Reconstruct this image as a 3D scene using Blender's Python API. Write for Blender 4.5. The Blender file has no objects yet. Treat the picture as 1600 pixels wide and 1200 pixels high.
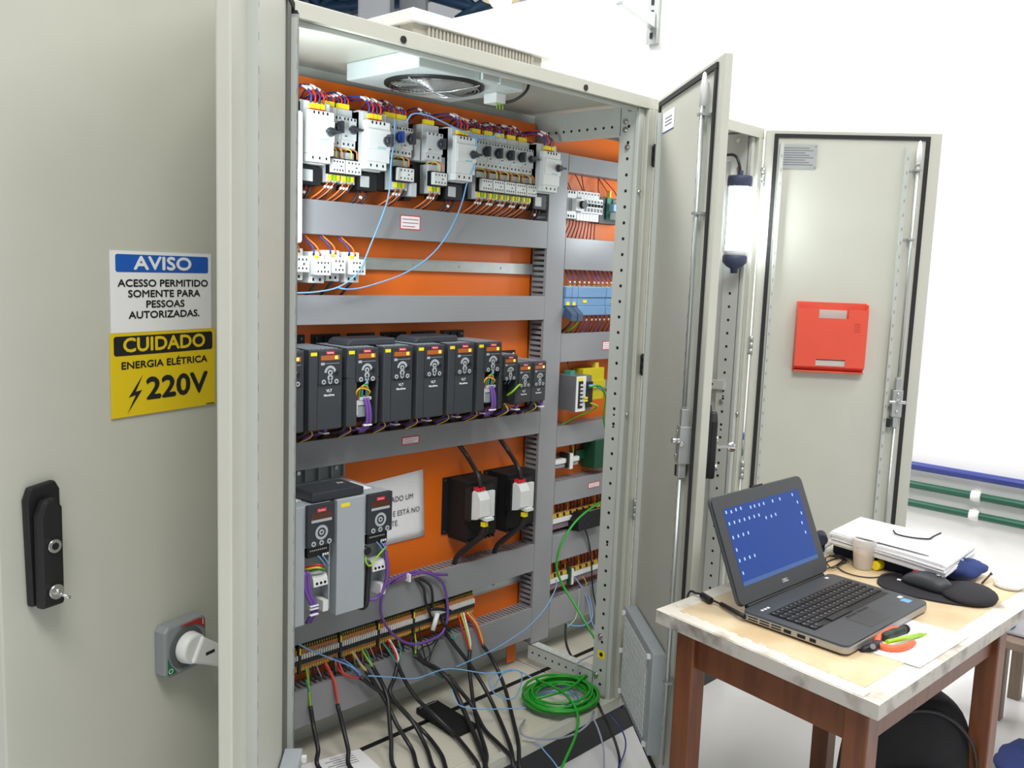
import bpy, bmesh, math, random
from mathutils import Vector, Matrix
random.seed(11)
scene = bpy.context.scene
COL = scene.collection

# ------------------------------------------------------------------ camera
CAM = Vector((-1.0988, -1.7228, 1.5638))
RIGHT = Vector((0.69528, -0.71779, 0.03709))
DOWN = Vector((-0.06558, -0.11474, -0.99123))
FWD = Vector((0.71575, 0.68674, -0.12685))
FPX = 1414.7
cd = bpy.data.cameras.new('camera')
cd.sensor_width = 36.0
cd.lens = FPX / 1600 * 36.0
cd.clip_start = 0.02
cam = bpy.data.objects.new('camera', cd)
COL.objects.link(cam)
cm = Matrix((RIGHT, -DOWN, -FWD)).transposed().to_4x4()
cm.translation = CAM
cam.matrix_world = cm
scene.camera = cam

# ------------------------------------------------------------------ light and exposure
scene.view_settings.view_transform = 'Standard'
scene.view_settings.look = 'None'
scene.view_settings.gamma = 1.0
scene.view_settings.exposure = 0.1
world = bpy.data.worlds.new('factory_hall_light')
scene.world = world
world.use_nodes = True
bg = world.node_tree.nodes['Background']
bg.inputs[0].default_value = (0.93, 0.97, 1.0, 1)
bg.inputs[1].default_value = 0.40


def lamp_area(name, loc, target, sx, sy, power, col=(1, 1, 1)):
    l = bpy.data.lights.new(name, 'AREA')
    l.shape = 'RECTANGLE'
    l.size, l.size_y, l.energy, l.color = sx, sy, power, col
    o = bpy.data.objects.new(name, l)
    COL.objects.link(o)
    o.location = loc
    d = Vector(target) - Vector(loc)
    o.rotation_euler = d.to_track_quat('-Z', 'Y').to_euler()
    return o


# unseen overhead lamps of the hall: two above the aisle in front of the cabinets
lamp_area('unseen_hall_lamp', (-1.6, -2.6, 5.2), (0.6, -0.2, 0.9), 2.2, 1.2, 165, (1.0, 0.98, 0.95))
lamp_area('unseen_hall_lamp', (2.0, -2.6, 5.4), (2.6, -0.9, 0.3), 2.2, 1.2, 90, (1.0, 0.98, 0.95))
lamp_area('unseen_hall_lamp', (1.2, 2.4, 5.4), (3.2, 0.6, 1.2), 2.2, 1.2, 330, (1.0, 0.99, 0.97))  # added out of view behind the cabinet row to brighten the right wall
# tube lamp fixed on the wide cabinet's left front post (behind the jamb)
pl_ = bpy.data.lights.new('cabinet_lamp', 'AREA')
pl_.shape = 'RECTANGLE'
pl_.size, pl_.size_y, pl_.energy = 0.04, 0.34, 3.6
pl_.color = (0.86, 0.95, 1.0)
plo = bpy.data.objects.new('cabinet_lamp', pl_)
COL.objects.link(plo)
plo.location = (0.03, 0.07, 1.80)
plo.rotation_euler = (Vector((0.55, 0.30, 0.03))).to_track_quat('-Z', 'Y').to_euler()

# ------------------------------------------------------------------ photo pixel -> place on a known plane


def ray(px, py):
    return RIGHT * ((px - 800) / FPX) + DOWN * ((py - 600) / FPX) + FWD


def onY(px, py, y):
    r = ray(px, py)
    return CAM + r * ((y - CAM.y) / r.y)


def onX(px, py, x):
    r = ray(px, py)
    return CAM + r * ((x - CAM.x) / r.x)


def onZ(px, py, z):
    r = ray(px, py)
    return CAM + r * ((z - CAM.z) / r.z)


# ------------------------------------------------------------------ materials
def lin(c):
    c = c / 255.0
    return c / 12.92 if c <= 0.04045 else ((c + 0.055) / 1.055) ** 2.4


MATS = {}


def mat(name, rgb, rough=0.5, metal=0.0, emit=0.0, noise=0.0, nscale=20.0, bump=0.0, stretch=None, spec=0.5, trans=0.0, col2=None, lo=0.45, hi=0.62, alpha=1.0):
    if name in MATS:
        return MATS[name]
    m = bpy.data.materials.new(name)
    m.use_nodes = True
    nt = m.node_tree
    b = nt.nodes['Principled BSDF']
    c = (lin(rgb[0]), lin(rgb[1]), lin(rgb[2]), 1)
    b.inputs['Base Color'].default_value = c
    b.inputs['Roughness'].default_value = rough
    b.inputs['Metallic'].default_value = metal
    b.inputs['Specular IOR Level'].default_value = spec
    if trans:
        b.inputs['Transmission Weight'].default_value = trans
    if alpha < 1:
        b.inputs['Alpha'].default_value = alpha
    if emit:
        b.inputs['Emission Color'].default_value = c
        b.inputs['Emission Strength'].default_value = emit
    if noise or bump or col2:
        tc = nt.nodes.new('ShaderNodeTexCoord')
        mp = nt.nodes.new('ShaderNodeMapping')
        mp.inputs['Scale'].default_value = stretch or (1, 1, 1)
        nt.links.new(tc.outputs['Object'], mp.inputs['Vector'])
        n = nt.nodes.new('ShaderNodeTexNoise')
        n.inputs['Scale'].default_value = nscale
        n.inputs['Detail'].default_value = 5
        nt.links.new(mp.outputs['Vector'], n.inputs['Vector'])
        if noise or col2:
            r = nt.nodes.new('ShaderNodeValToRGB')
            r.color_ramp.elements[0].position = lo
            r.color_ramp.elements[1].position = hi
            if col2:
                r.color_ramp.elements[0].color = c
                r.color_ramp.elements[1].color = (lin(col2[0]), lin(col2[1]), lin(col2[2]), 1)
            else:
                r.color_ramp.elements[0].position = 0.25
                r.color_ramp.elements[1].position = 0.75
                r.color_ramp.elements[0].color = tuple(x * (1 - noise) for x in c[:3]) + (1,)
                r.color_ramp.elements[1].color = tuple(min(1, x * (1 + noise)) for x in c[:3]) + (1,)
            nt.links.new(n.outputs['Fac'], r.inputs['Fac'])
            nt.links.new(r.outputs['Color'], b.inputs['Base Color'])
        if bump:
            bp = nt.nodes.new('ShaderNodeBump')
            bp.inputs['Strength'].default_value = bump
            bp.inputs['Distance'].default_value = 0.002
            nt.links.new(n.outputs['Fac'], bp.inputs['Height'])
            nt.links.new(bp.outputs['Normal'], b.inputs['Normal'])
    MATS[name] = m
    return m


PAINT = mat('grey_powder_coat', (196, 197, 185), 0.42, noise=0.03, nscale=6, bump=0.04)
PAINT2 = mat('grey_inner_paint', (190, 194, 188), 0.36, noise=0.03, nscale=5, bump=0.04)
ZINC = mat('zinc_plated_steel', (190, 194, 192), 0.38, metal=0.75, noise=0.06, nscale=30)
STEEL = mat('bright_steel', (215, 215, 215), 0.25, metal=1.0)
GASKET = mat('black_foam_gasket', (44, 42, 44), 0.9, noise=0.1, nscale=80)
ORANGE = mat('orange_plate_paint', (230, 110, 22), 0.42, noise=0.05, nscale=5, bump=0.03)
DUCT = mat('grey_duct_plastic', (146, 147, 150), 0.3, noise=0.03, nscale=9, spec=0.4)
BLACK = mat('black_plastic', (22, 22, 24), 0.5, noise=0.1, nscale=40)
BLACKM = mat('matt_black', (12, 12, 13), 0.75, noise=0.1, nscale=40)
ANTHR = mat('anthracite_plastic', (60, 63, 68), 0.48, noise=0.05, nscale=25)
ANTHR2 = mat('anthracite_panel', (50, 53, 59), 0.4)
WHITEP = mat('white_plastic', (228, 230, 228), 0.4, noise=0.02, nscale=20)
GREYP = mat('light_grey_plastic', (200, 204, 204), 0.42, noise=0.03, nscale=20)
MIDGREY = mat('mid_grey_plastic', (150, 156, 158), 0.42, noise=0.04, nscale=20)
VFDGREY = mat('blue_grey_enclosure', (168, 175, 180), 0.42, noise=0.03, nscale=8)
YELLOW = mat('yellow_tag', (250, 225, 30), 0.5)
REDTAG = mat('red_tag', (214, 40, 52), 0.45)
PURPLE = mat('purple_cable', (110, 74, 154), 0.4, noise=0.05, nscale=30)
GREENC = mat('green_cable', (38, 158, 42), 0.35, noise=0.05, nscale=30)
LIME = mat('green_yellow_wire', (150, 200, 40), 0.4)
LBLUE = mat('light_blue_wire', (120, 176, 228), 0.4)
DBLUE = mat('blue_wire', (52, 62, 150), 0.45)
RED = mat('red_wire', (206, 50, 44), 0.4)
ORW = mat('orange_wire', (226, 128, 58), 0.45)
MAROON = mat('dark_red_wire', (110, 40, 44), 0.5)
CABLE = mat('black_cable', (34, 33, 36), 0.42, noise=0.1, nscale=60)
TEAL = mat('teal_wire', (60, 140, 120), 0.45)
GREYW = mat('grey_wire', (160, 166, 172), 0.45)
PINK = mat('pale_red_wire', (222, 110, 104), 0.45)
YELW = mat('yellow_wire', (224, 200, 70), 0.45)
PAPER = mat('white_paper', (244, 244, 246), 0.8, noise=0.01, nscale=8)
INK = mat('black_ink', (22, 22, 24), 0.7)
GREYINK = mat('grey_ink', (120, 120, 126), 0.7)
AMBER = mat('amber_display', (170, 92, 40), 0.3, emit=0.15)
AMBERD = mat('amber_digit', (255, 200, 60), 0.3, emit=3.0)
BTN = mat('button_grey', (178, 184, 188), 0.45)


# ------------------------------------------------------------------ mesh helpers
class MB:
    def __init__(s, M=None):
        s.v, s.f, s.fm, s.mats, s.sm = [], [], [], [], []
        s.M = M

    def _m(s, m):
        if m not in s.mats:
            s.mats.append(m)
        return s.mats.index(m)

    def add(s, verts, faces, m, smooth=False, M=None):
        o = len(s.v)
        k = s._m(m)
        for p in verts:
            p = Vector(p)
            if M is not None:
                p = M @ p
            if s.M is not None:
                p = s.M @ p
            s.v.append(p)
        for f in faces:
            s.f.append([i + o for i in f])
            s.fm.append(k)
            s.sm.append(smooth)
        return s

    def box(s, x0, x1, y0, y1, z0, z1, m, M=None):
        if x0 > x1: x0, x1 = x1, x0
        if y0 > y1: y0, y1 = y1, y0
        if z0 > z1: z0, z1 = z1, z0
        v = [(x0, y0, z0), (x1, y0, z0), (x1, y1, z0), (x0, y1, z0), (x0, y0, z1), (x1, y0, z1), (x1, y1, z1), (x0, y1, z1)]
        f = [(0, 3, 2, 1), (4, 5, 6, 7), (0, 1, 5, 4), (1, 2, 6, 5), (2, 3, 7, 6), (3, 0, 4, 7)]
        return s.add(v, f, m, M=M)

    def prism(s, poly, a, b, m, axis='z', M=None, smooth=False):
        n = len(poly)

        def P(p, t):
            return (p[0], p[1], t) if axis == 'z' else ((t, p[0], p[1]) if axis == 'x' else (p[0], t, p[1]))
        v = [P(p, a) for p in poly] + [P(p, b) for p in poly]
        f = [tuple(range(n))[::-1], tuple(range(n, 2 * n))] + [(i, (i + 1) % n, n + (i + 1) % n, n + i) for i in range(n)]
        return s.add(v, f, m, M=M)

    def cyl(s, p0, p1, r, m, n=14, r2=None, caps=True, M=None):
        p0, p1 = Vector(p0), Vector(p1)
        r2 = r if r2 is None else r2
        d = (p1 - p0).normalized()
        u = d.orthogonal().normalized()
        w = d.cross(u)
        v = []
        for q, rr in ((p0, r), (p1, r2)):
            for i in range(n):
                a = 2 * math.pi * i / n
                v.append(q + (u * math.cos(a) + w * math.sin(a)) * rr)
        s.add(v, [(i, (i + 1) % n, n + (i + 1) % n, n + i) for i in range(n)], m, True, M)
        if caps:
            s.add(v, [tuple(range(n))[::-1], tuple(range(n, 2 * n))], m, False, M)
        return s

    def tube(s, pts, r, m, n=6, closed=False, M=None):
        pts = [Vector(p) for p in pts]
        k = len(pts)
        v = []
        prev = None
        for i in range(k):
            if closed:
                d = pts[(i + 1) % k] - pts[i - 1]
            else:
                d = pts[min(i + 1, k - 1)] - pts[max(i - 1, 0)]
            if d.length < 1e-9:
                d = Vector((0, 0, 1))
            d.normalize()
            if prev is None:
                u = d.orthogonal().normalized()
            else:
                u = (prev - d * prev.dot(d))
                u = u.normalized() if u.length > 1e-6 else d.orthogonal().normalized()
            prev = u
            w = d.cross(u)
            rr = r[i] if isinstance(r, (list, tuple)) else r
            for j in range(n):
                a = 2 * math.pi * j / n
                v.append(pts[i] + (u * math.cos(a) + w * math.sin(a)) * rr)
        f = []
        for i in range(k if closed else k - 1):
            i2 = (i + 1) % k
            for j in range(n):
                j2 = (j + 1) % n
                f.append((i * n + j, i * n + j2, i2 * n + j2, i2 * n + j))
        s.add(v, f, m, True, M)
        if not closed:
            s.add(v, [tuple(range(n))[::-1], tuple(range((k - 1) * n, k * n))], m, False, M)
        return s

    def lathe(s, prof, m, n=28, M=None):
        v = []
        k = len(prof)
        for i in range(n):
            a = 2 * math.pi * i / n
            for r, z in prof:
                v.append((r * math.cos(a), r * math.sin(a), z))
        f = []
        for i in range(n):
            i2 = (i + 1) % n
            for j in range(k - 1):
                f.append((i * k + j, i2 * k + j, i2 * k + j + 1, i * k + j + 1))
        return s.add(v, f, m, True, M)

    def ball(s, c, r, m, sx=1, sy=1, sz=1, n=12, k=8, M=None):
        v = [(c[0], c[1], c[2] + r * sz)]
        for i in range(1, k):
            t = math.pi * i / k
            for j in range(n):
                a = 2 * math.pi * j / n
                v.append((c[0] + r * sx * math.sin(t) * math.cos(a), c[1] + r * sy * math.sin(t) * math.sin(a), c[2] + r * sz * math.cos(t)))
        v.append((c[0], c[1], c[2] - r * sz))
        f = [(0, 1 + j, 1 + (j + 1) % n) for j in range(n)]
        for i in range(k - 2):
            for j in range(n):
                a, b = 1 + i * n + j, 1 + i * n + (j + 1) % n
                f.append((a, a + n, b + n, b))
        e = len(v) - 1
        o = 1 + (k - 2) * n
        f += [(e, o + (j + 1) % n, o + j) for j in range(n)]
        return s.add(v, f, m, True, M)

    def text(s, txt, size, m, M, bold=0.0, align='CENTER', sx=1.0, depth=0.0002):
        """lettering in the local XY plane of M, reading along +X, up +Y; bold strokes are overlaid copies"""
        cu = bpy.data.curves.new('lettering', 'FONT')
        cu.body = txt
        cu.size = size
        cu.align_x = align
        cu.align_y = 'CENTER'
        cu.resolution_u = 3
        ob = bpy.data.objects.new('lettering', cu)
        COL.objects.link(ob)
        dg = bpy.context.evaluated_depsgraph_get()
        me = bpy.data.meshes.new_from_object(ob.evaluated_get(dg))
        f = [tuple(p.vertices) for p in me.polygons]
        for i, (ox, oy) in enumerate(((0, 0), (bold, 0), (-bold, 0), (0, bold), (0, -bold)) if bold else ((0, 0),)):
            s.add([(p.co.x * sx + ox, p.co.y + oy, p.co.z + depth + i * .00002) for p in me.vertices], f, m, M=M)
        bpy.data.objects.remove(ob)
        bpy.data.curves.remove(cu)
        bpy.data.meshes.remove(me)
        return s

    def build(s, name, parent=None, bevel=0.0, kind=None, seg=2):
        me = bpy.data.meshes.new(name)
        P = Matrix.Identity(4)
        off = Vector((0, 0, 0))
        if parent is None and s.v:
            xs = [p.x for p in s.v]; ys = [p.y for p in s.v]; zs = [p.z for p in s.v]
            off = Vector(((min(xs) + max(xs)) / 2, (min(ys) + max(ys)) / 2, min(zs)))
        elif parent is not None:
            off = Vector(parent['_o']) if '_o' in parent else Vector((0, 0, 0))
        me.from_pydata([tuple(p - off) for p in s.v], [], s.f)
        for m in s.mats:
            me.materials.append(m)
        for p, k, sm in zip(me.polygons, s.fm, s.sm):
            p.material_index = k
            p.use_smooth = sm
        bm = bmesh.new()
        bm.from_mesh(me)
        bmesh.ops.remove_doubles(bm, verts=bm.verts, dist=1e-6)
        bmesh.ops.recalc_face_normals(bm, faces=bm.faces)
        bm.to_mesh(me)
        bm.free()
        o = bpy.data.objects.new(name, me)
        COL.objects.link(o)
        if parent is not None:
            o.parent = parent
            o['_o'] = off
        else:
            o.location = off
            o['_o'] = off
        if kind:
            o['kind'] = kind
        if bevel:
            b = o.modifiers.new('edge', 'BEVEL')
            b.width = bevel
            b.segments = seg
            b.limit_method = 'ANGLE'
            b.angle_limit = math.radians(50)
        return o


def tag(o, label, cat, group=None):
    o['label'] = label
    o['category'] = cat
    if group:
        o['group'] = group
    return o


def thing(name, label, cat, loc=(0, 0, 0), group=None):
    o = bpy.data.objects.new(name, None)
    o.empty_display_size = 0.02
    COL.objects.link(o)
    o.location = loc
    o['_o'] = Vector(loc)
    return tag(o, label, cat, group)


def dup(root, delta, label=None, group=None, rz=None):
    """copy a thing with its parts and sub-parts, moved by delta"""
    r = root.copy()
    COL.objects.link(r)
    r.location = Vector(root.location) + Vector(delta)
    if rz is not None:
        r.rotation_euler = (0, 0, rz)
    if label: r['label'] = label
    if group: r['group'] = group
    for ch in list(root.children):
        c = ch.copy()
        COL.objects.link(c)
        c.parent = r
        for g in list(ch.children):
            d = g.copy()
            COL.objects.link(d)
            d.parent = c
    return r


def spline(pts, k=6, closed=False):
    pts = [Vector(p) for p in pts]
    n = len(pts)
    out = []
    for i in range(n if closed else n - 1):
        p1, p2 = pts[i], pts[(i + 1) % n]
        p0 = pts[i - 1] if (i > 0 or closed) else p1 * 2 - p2
        p3 = pts[(i + 2) % n] if (i + 2 < n or closed) else p2 * 2 - p1
        for j in range(k):
            t = j / k
            out.append(0.5 * ((2 * p1) + (p2 - p0) * t + (2 * p0 - 5 * p1 + 4 * p2 - p3) * t * t + (3 * p1 - p0 - 3 * p2 + p3) * t ** 3))
    if not closed:
        out.append(pts[-1])
    return out


def frame(o, x, y, z):
    m = Matrix((Vector(x), Vector(y), Vector(z))).transposed().to_4x4()
    m.translation = Vector(o)
    return m


FRONT = lambda x, y, z: frame((x, y, z), (1, 0, 0), (0, 0, 1), (0, -1, 0))   # text plane facing -Y


# ------------------------------------------------------------------ the hall: floor, wall, far structure
FLOORM = mat('white_epoxy_floor', (226, 226, 226), 0.22, noise=0.03, nscale=2.0, spec=0.45)
WALLM = mat('white_wall_paint', (243, 242, 241), 0.75, noise=0.01, nscale=4, bump=0.02)
fl = MB().box(-4.5, 9, -5, 14, -0.05, 0.0, FLOORM).build('floor', kind='structure')
wl = MB().box(3.2, 3.35, -5, 14, 0.0, 3.235, WALLM).build('wall_right', kind='structure')
ROOFM = mat('grey_roof_sheet', (150, 156, 160), 0.6, noise=0.08, nscale=3, stretch=(14, 1, 1))
BEAM = mat('blue_painted_steel', (38, 70, 100), 0.55, noise=0.15, nscale=4)
CONC = mat('grey_column_paint', (150, 152, 156), 0.7, noise=0.08, nscale=5)
mb = MB()
for i in range(60):                                    # corrugated roof sheets
    x0 = -3 + i * 0.22
    mb.box(x0, x0 + 0.11, 4.5, 15, 6.3, 6.36, ROOFM)
    mb.box(x0 + 0.11, x0 + 0.22, 4.5, 15, 6.34, 6.4, ROOFM)
mb.build('ceiling', kind='structure')
mb = MB()
mb.box(-4.5, 10, 14.0, 14.2, 0, 6.6, mat('blue_grey_far_cladding', (98, 112, 124), 0.7, noise=0.15, nscale=3, stretch=(6, 1, 1)))  # plain blue-grey cladding with stretched tone variation
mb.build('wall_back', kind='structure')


def at_dist(px, py, t):
    return CAM + ray(px, py) * t


def column(px0, px1, t, label):
    a, b = at_dist(px0, 10, t), at_dist(px1, 10, t)
    w = (b - a).length
    c = (a + b) / 2
    r = thing('column', label, 'column', (c.x, c.y, 0))
    rt = Vector((RIGHT.x, RIGHT.y, 0)).normalized()
    M = frame((c.x, c.y, 0), rt, Vector((-rt.y, rt.x, 0)), (0, 0, 1))
    MB(M).box(-w / 2, w / 2, -w / 2, w / 2, 0.02, 6.3, CONC).build('shaft', r, bevel=0.02)
    MB(M).box(-w / 2 - .06, w / 2 + .06, -w / 2 - .06, w / 2 + .06, 0.0, 0.03, CONC).build('base_plate', r)
    return r


column(563, 613, 8.6, 'broad pale grey column rising behind the cabinet roof fan, left of the fan housing')
column(626, 667, 9.8, 'narrow grey column behind the fan housing, second from the left')
r = thing('roof_truss', 'dark blue steel roof truss high up behind the left end of the cabinet', 'truss', at_dist(500, 5, 11.0))
for nm, pts in (('top_chord', [(440, -40), (720, -40)]), ('bottom_chord', [(430, 20), (640, 2)]), ('diagonal', [(470, -40), (500, 14)]), ('diagonal', [(500, 14), (560, -40)]), ('diagonal', [(560, -40), (600, 6)]), ('diagonal', [(545, 12), (640, -30)])):
    MB().tube([at_dist(x, y, 11.0) for x, y in pts], 0.075, BEAM, 4).build(nm, r)
r = thing('roof_truss', 'dark blue roof beams crossing above the top of the white wall', 'truss', at_dist(720, 10, 10.6))
for nm, pts, rr in (('top_chord', [(640, -30), (860, -30)], .08), ('bottom_chord', [(668, -8), (742, 14), (790, -4)], .07), ('diagonal', [(715, 32), (745, 12), (800, -22)], .08), ('diagonal', [(742, 14), (700, -26)], .06)):
    MB().tube([at_dist(x, y, 10.6) for x, y in pts], rr, BEAM, 4).build(nm, r)
r = thing('high_bay_light', 'small round factory lamp glowing at the top edge, above the white wall', 'lamp', at_dist(782, 2, 9.6))
c = at_dist(782, 0, 9.6)
MB(Matrix.Translation(c)).lathe([(0.05, 0.30), (0.07, 0.2), (0.2, 0.02), (0.2, 0.0)], CONC).build('shade', r)
MB(Matrix.Translation(c)).ball((0, 0, 0.03), 0.13, mat('lamp_glow', (255, 236, 190), 0.4, emit=4.0)).build('bulb', r)

# wall things
BLUEP = mat('blue_pipe_paint', (50, 60, 132), 0.35, noise=0.05, nscale=10)
GREENP = mat('green_pipe_paint', (34, 86, 68), 0.35, noise=0.05, nscale=10)
for nm, a, b, m, lab in (('pipe', (1418, 724, 0), (1600, 759), BLUEP, 'blue painted pipe running along the white wall, topmost of three pipes'),
                         ('pipe', (1415, 755, onX(1526, 774, 3.17).y), (1600, 789), GREENP, 'dark green pipe along the white wall, directly below the blue one'),
                         ('pipe', (1412, 782, onX(1523, 803, 3.17).y), (1600, 822), GREENP, 'dark green pipe along the white wall, lowest of the three pipes')):
    r = thing(nm, lab, 'pipe', (3.17, -0.7, 0))
    z = (onX(a[0], a[1], 3.17).z + onX(b[0], b[1], 3.17).z) / 2
    MB().cyl((3.17, -3.0, z), (3.17, 3.0, z), 0.0195 if m is BLUEP else 0.0172, m, 16).build('tube', r)
    for y in () if m is BLUEP else (a[2], -2.2):
        mbx = MB()
        mbx.cyl((3.17, y - .02, z), (3.17, y + .02, z), 0.0245, WHITEP, 14)
        mbx.box(3.18, 3.2, y - .012, y + .012, z - .03, z + .03, WHITEP)
        mbx.build('clamp', r)
r = thing('shelf_bracket', 'grey steel shelf bracket with slotted upright high on the white wall', 'bracket', (3.19, 1.45, 2.83))
p = onX(1020, 70, 3.19)
mb = MB().box(3.17, 3.2, p.y - .035, p.y + .035, p.z, 3.2, ZINC)
for k in range(6):
    mb.box(3.165, 3.172, p.y - .008, p.y + .008, p.z + .03 + k * .06, p.z + .06 + k * .06, BLACKM)
mb.build('slotted_upright', r)
q = onX(1020, 36, 3.17)
MB().prism([(3.17, q.z - .03), (3.17, q.z + .05), (2.86, q.z + .05), (2.86, q.z + .03)], q.y - .02, q.y + .02, ZINC, axis='y').build('arm', r, bevel=.003)
# ------------------------------------------------------------------ wide cabinet
def holes_x(mb, x, y, z0, z1, step, side=-1):
    """row of round punched holes on a face x = const"""
    z = z0
    while z < z1:
        mb.cyl((x, y, z), (x + side * 0.0006, y, z), 0.0055, BLACKM, 8)
        z += step


def hinge(parent, x, y, z, m=ZINC):
    mb = MB()
    for a, b in ((-.035, -.013), (-.011, .011), (.013, .035)):
        mb.cyl((x, y, z + a), (x, y, z + b), .0075, m, 10)
    mb.box(x - .004, x + .004, y, y + .02, z - .03, z + .03, m)
    return mb.build('hinge', parent)


def door(parent, hx, d, s, w, label, z0=0.1, z1=2.1, hw=.637, free_gasket=True, rod=True, u_in=0.045):
    """door leaf; local u from hinge to free edge, local y: inner face at 0, outer side negative along -s"""
    d = Vector((d[0], d[1], 0)).normalized()
    nin = Vector((d.y, -d.x, 0)) if s < 0 else Vector((-d.y, d.x, 0))
    yl = -nin if s < 0 else nin
    M = frame((hx[0], hx[1], 0), d, yl, (0, 0, 1))
    I = s                                         # inner side is +I*y in local
    t = 0.022
    mb = MB(M).box(0, w, -I * t, 0, z0, z1, PAINT)
    dr = mb.build('door', parent, bevel=.003)
    if label: dr['label'] = label
    g = MB(M)
    gi, gw = 0.03, 0.014
    if s > 0:
        g.box(.012, .040, 0, I * .012, z0 + gi, z1 - gi, GASKET)
    else:
        g.box(gi, gi + gw, 0, I * .006, z0 + gi, z1 - gi, GASKET)
    if free_gasket:
        g.box(w - gi - gw - .012, w - gi - .012, 0, I * .006, z0 + gi, z1 - gi, GASKET)
    g.box(gi, w - gi - .012, 0, I * .006, z1 - .028, z1 - .014, GASKET)
    g.box(gi, w - gi - .012, 0, I * .006, z0 + .014, z0 + .028, GASKET)
    g.build('gasket', dr)
    mb = MB(M)
    mb.box(.052, .064, 0, I * .014, z0 + .05, z1 - .05, PAINT2)
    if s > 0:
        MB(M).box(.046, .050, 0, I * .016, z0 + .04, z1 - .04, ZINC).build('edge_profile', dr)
        MB(M).box(.068, .115, 0, I * .004, z0 + .03, z1 - .03, mat('dark_grey_band', (98, 98, 92), .6)).build('hinge_side_band', dr)  # flat dark grey band along the hinge side of the inner face
    mb.box(w - .125, w - .112, 0, I * .018, z0 + .05, z1 - .05, PAINT2)
    z = z0 + .1
    while z < z1 - .08:
        mb.box(w - .121, w - .116, I * .0181, I * .0184, z, z + .012, MIDGREY)
        mb.box(.056, .060, I * .0141, I * .0144, z, z + .012, MIDGREY)
        z += .05
    mb.build('stiffener', dr)
    if rod:
        u = w - .082
        for za, zb, nm in ((1.22, z1 - .10, 'lock_rod'), (z0 + .12, 1.06, 'lock_rod')):
            MB(M).cyl((u, I * .022, za), (u, I * .022, zb), .006, ZINC, 10).build(nm, dr)
        MB(M).lathe([(0, .085), (.005, .08), (.009, .05), (.010, .0), (0, 0)], WHITEP, 12, Matrix.Translation((u, I * .022, z1 - .115))).build('rod_tip', dr)
        for z in (z1 - .135, 1.72, .46):
            gd = MB(M)
            gd.box(u - .04, u + .012, 0, I * .003, z - .004, z + .004, ZINC)
            gd.box(u - .012, u + .012, I * .0, I * .032, z - .003, z + .003, ZINC)
            gd.build('rod_guide', dr)
        lk = MB(M)
        lk.box(u - .018, u + .018, 0, I * .034, 1.07, 1.17, ZINC)
        lk.box(u - .010, u + .010, I * .01, I * .03, 1.17, 1.215, ZINC)
        lk.box(u - .010, u + .010, I * .01, I * .03, 1.03, 1.07, ZINC)
        lk.cyl((u - .03, I * .03, 1.125), (u + .03, I * .03, 1.125), .007, STEEL, 10)
        lk.cyl((u, I * .03, 1.13), (u, I * .05, 1.13), .009, STEEL, 10)
        lk.box(u - .03, u - .016, 0, I * .03, 1.03, 1.06, BLACK)
        lk.cyl((u, I * .036, 1.155), (u, I * .040, 1.155), .006, STEEL, 8)
        lk.cyl((u, I * .036, 1.09), (u, I * .040, 1.09), .006, STEEL, 8)
        lk.build('lock_case', dr, bevel=.002)
    return dr, M, I


CX1 = 1.30
cab = thing('electrical_cabinet', 'wide open grey control cabinet with orange back plate packed with wiring and drives', 'cabinet', (0.63, 0.25, 0))
c = MB()
c.box(-.03, CX1, 0.002, .515, 2.092, 2.104, PAINT)                # roof sheet
c.box(-.032, -.02, .004, .515, .1, 2.092, PAINT2)                  # left wall
c.box(-.03, CX1, .500, .515, .1, 2.092, PAINT2)                   # back wall
c.build('carcass', cab)
f = MB()
f.box(-.03, CX1, 0, .02, 2.071, 2.106, PAINT)                     # top front rail
f.box(-.0, 1.235, .02, .03, 2.060, 2.075, PAINT2)
f.box(-.03, CX1, 0, .03, .1, .135, PAINT)                         # bottom front rail
f.box(-.03, -.001, 0, .02, .135, 2.071, PAINT)                    # left jamb
f.box(-.012, -.002, -.006, .0, .15, 2.06, PAINT2)
f.box(1.268, CX1, 0, .02, .135, 2.071, PAINT)                     # right jamb, two steps
f.box(1.238, 1.262, .014, .03, .135, 2.071, PAINT2)
f.box(1.262, 1.268, .02, .03, .135, 2.071, PAINT2)
f.build('front_frame', cab, bevel=.003)
for px, py in ((630, 62), (915, 137)):
    p = onY(px, py, 0)
    MB().cyl((p.x, -.003, p.z), (p.x, .003, p.z), .0085, BLACK, 14).build('plug', cab)
for x0 in (-.018, 1.25):
    f = MB().box(x0, x0 + .012, .034, .098, .135, 2.085, PAINT2)
    for z0, z1, st in ((.17, 2.05, .05),):
        holes_x(f, x0 if x0 > 1 else x0 + .012, .063, z0, z1, st, -1 if x0 > 1 else 1)
    if x0 > 1:
        for z in (.62, .66, 1.02, 1.06, 1.10):
            f.cyl((x0, .063, z), (x0 - .0008, .063, z), .004, BLACKM, 8)
    f.build('perforated_post', cab, bevel=.001)
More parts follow.
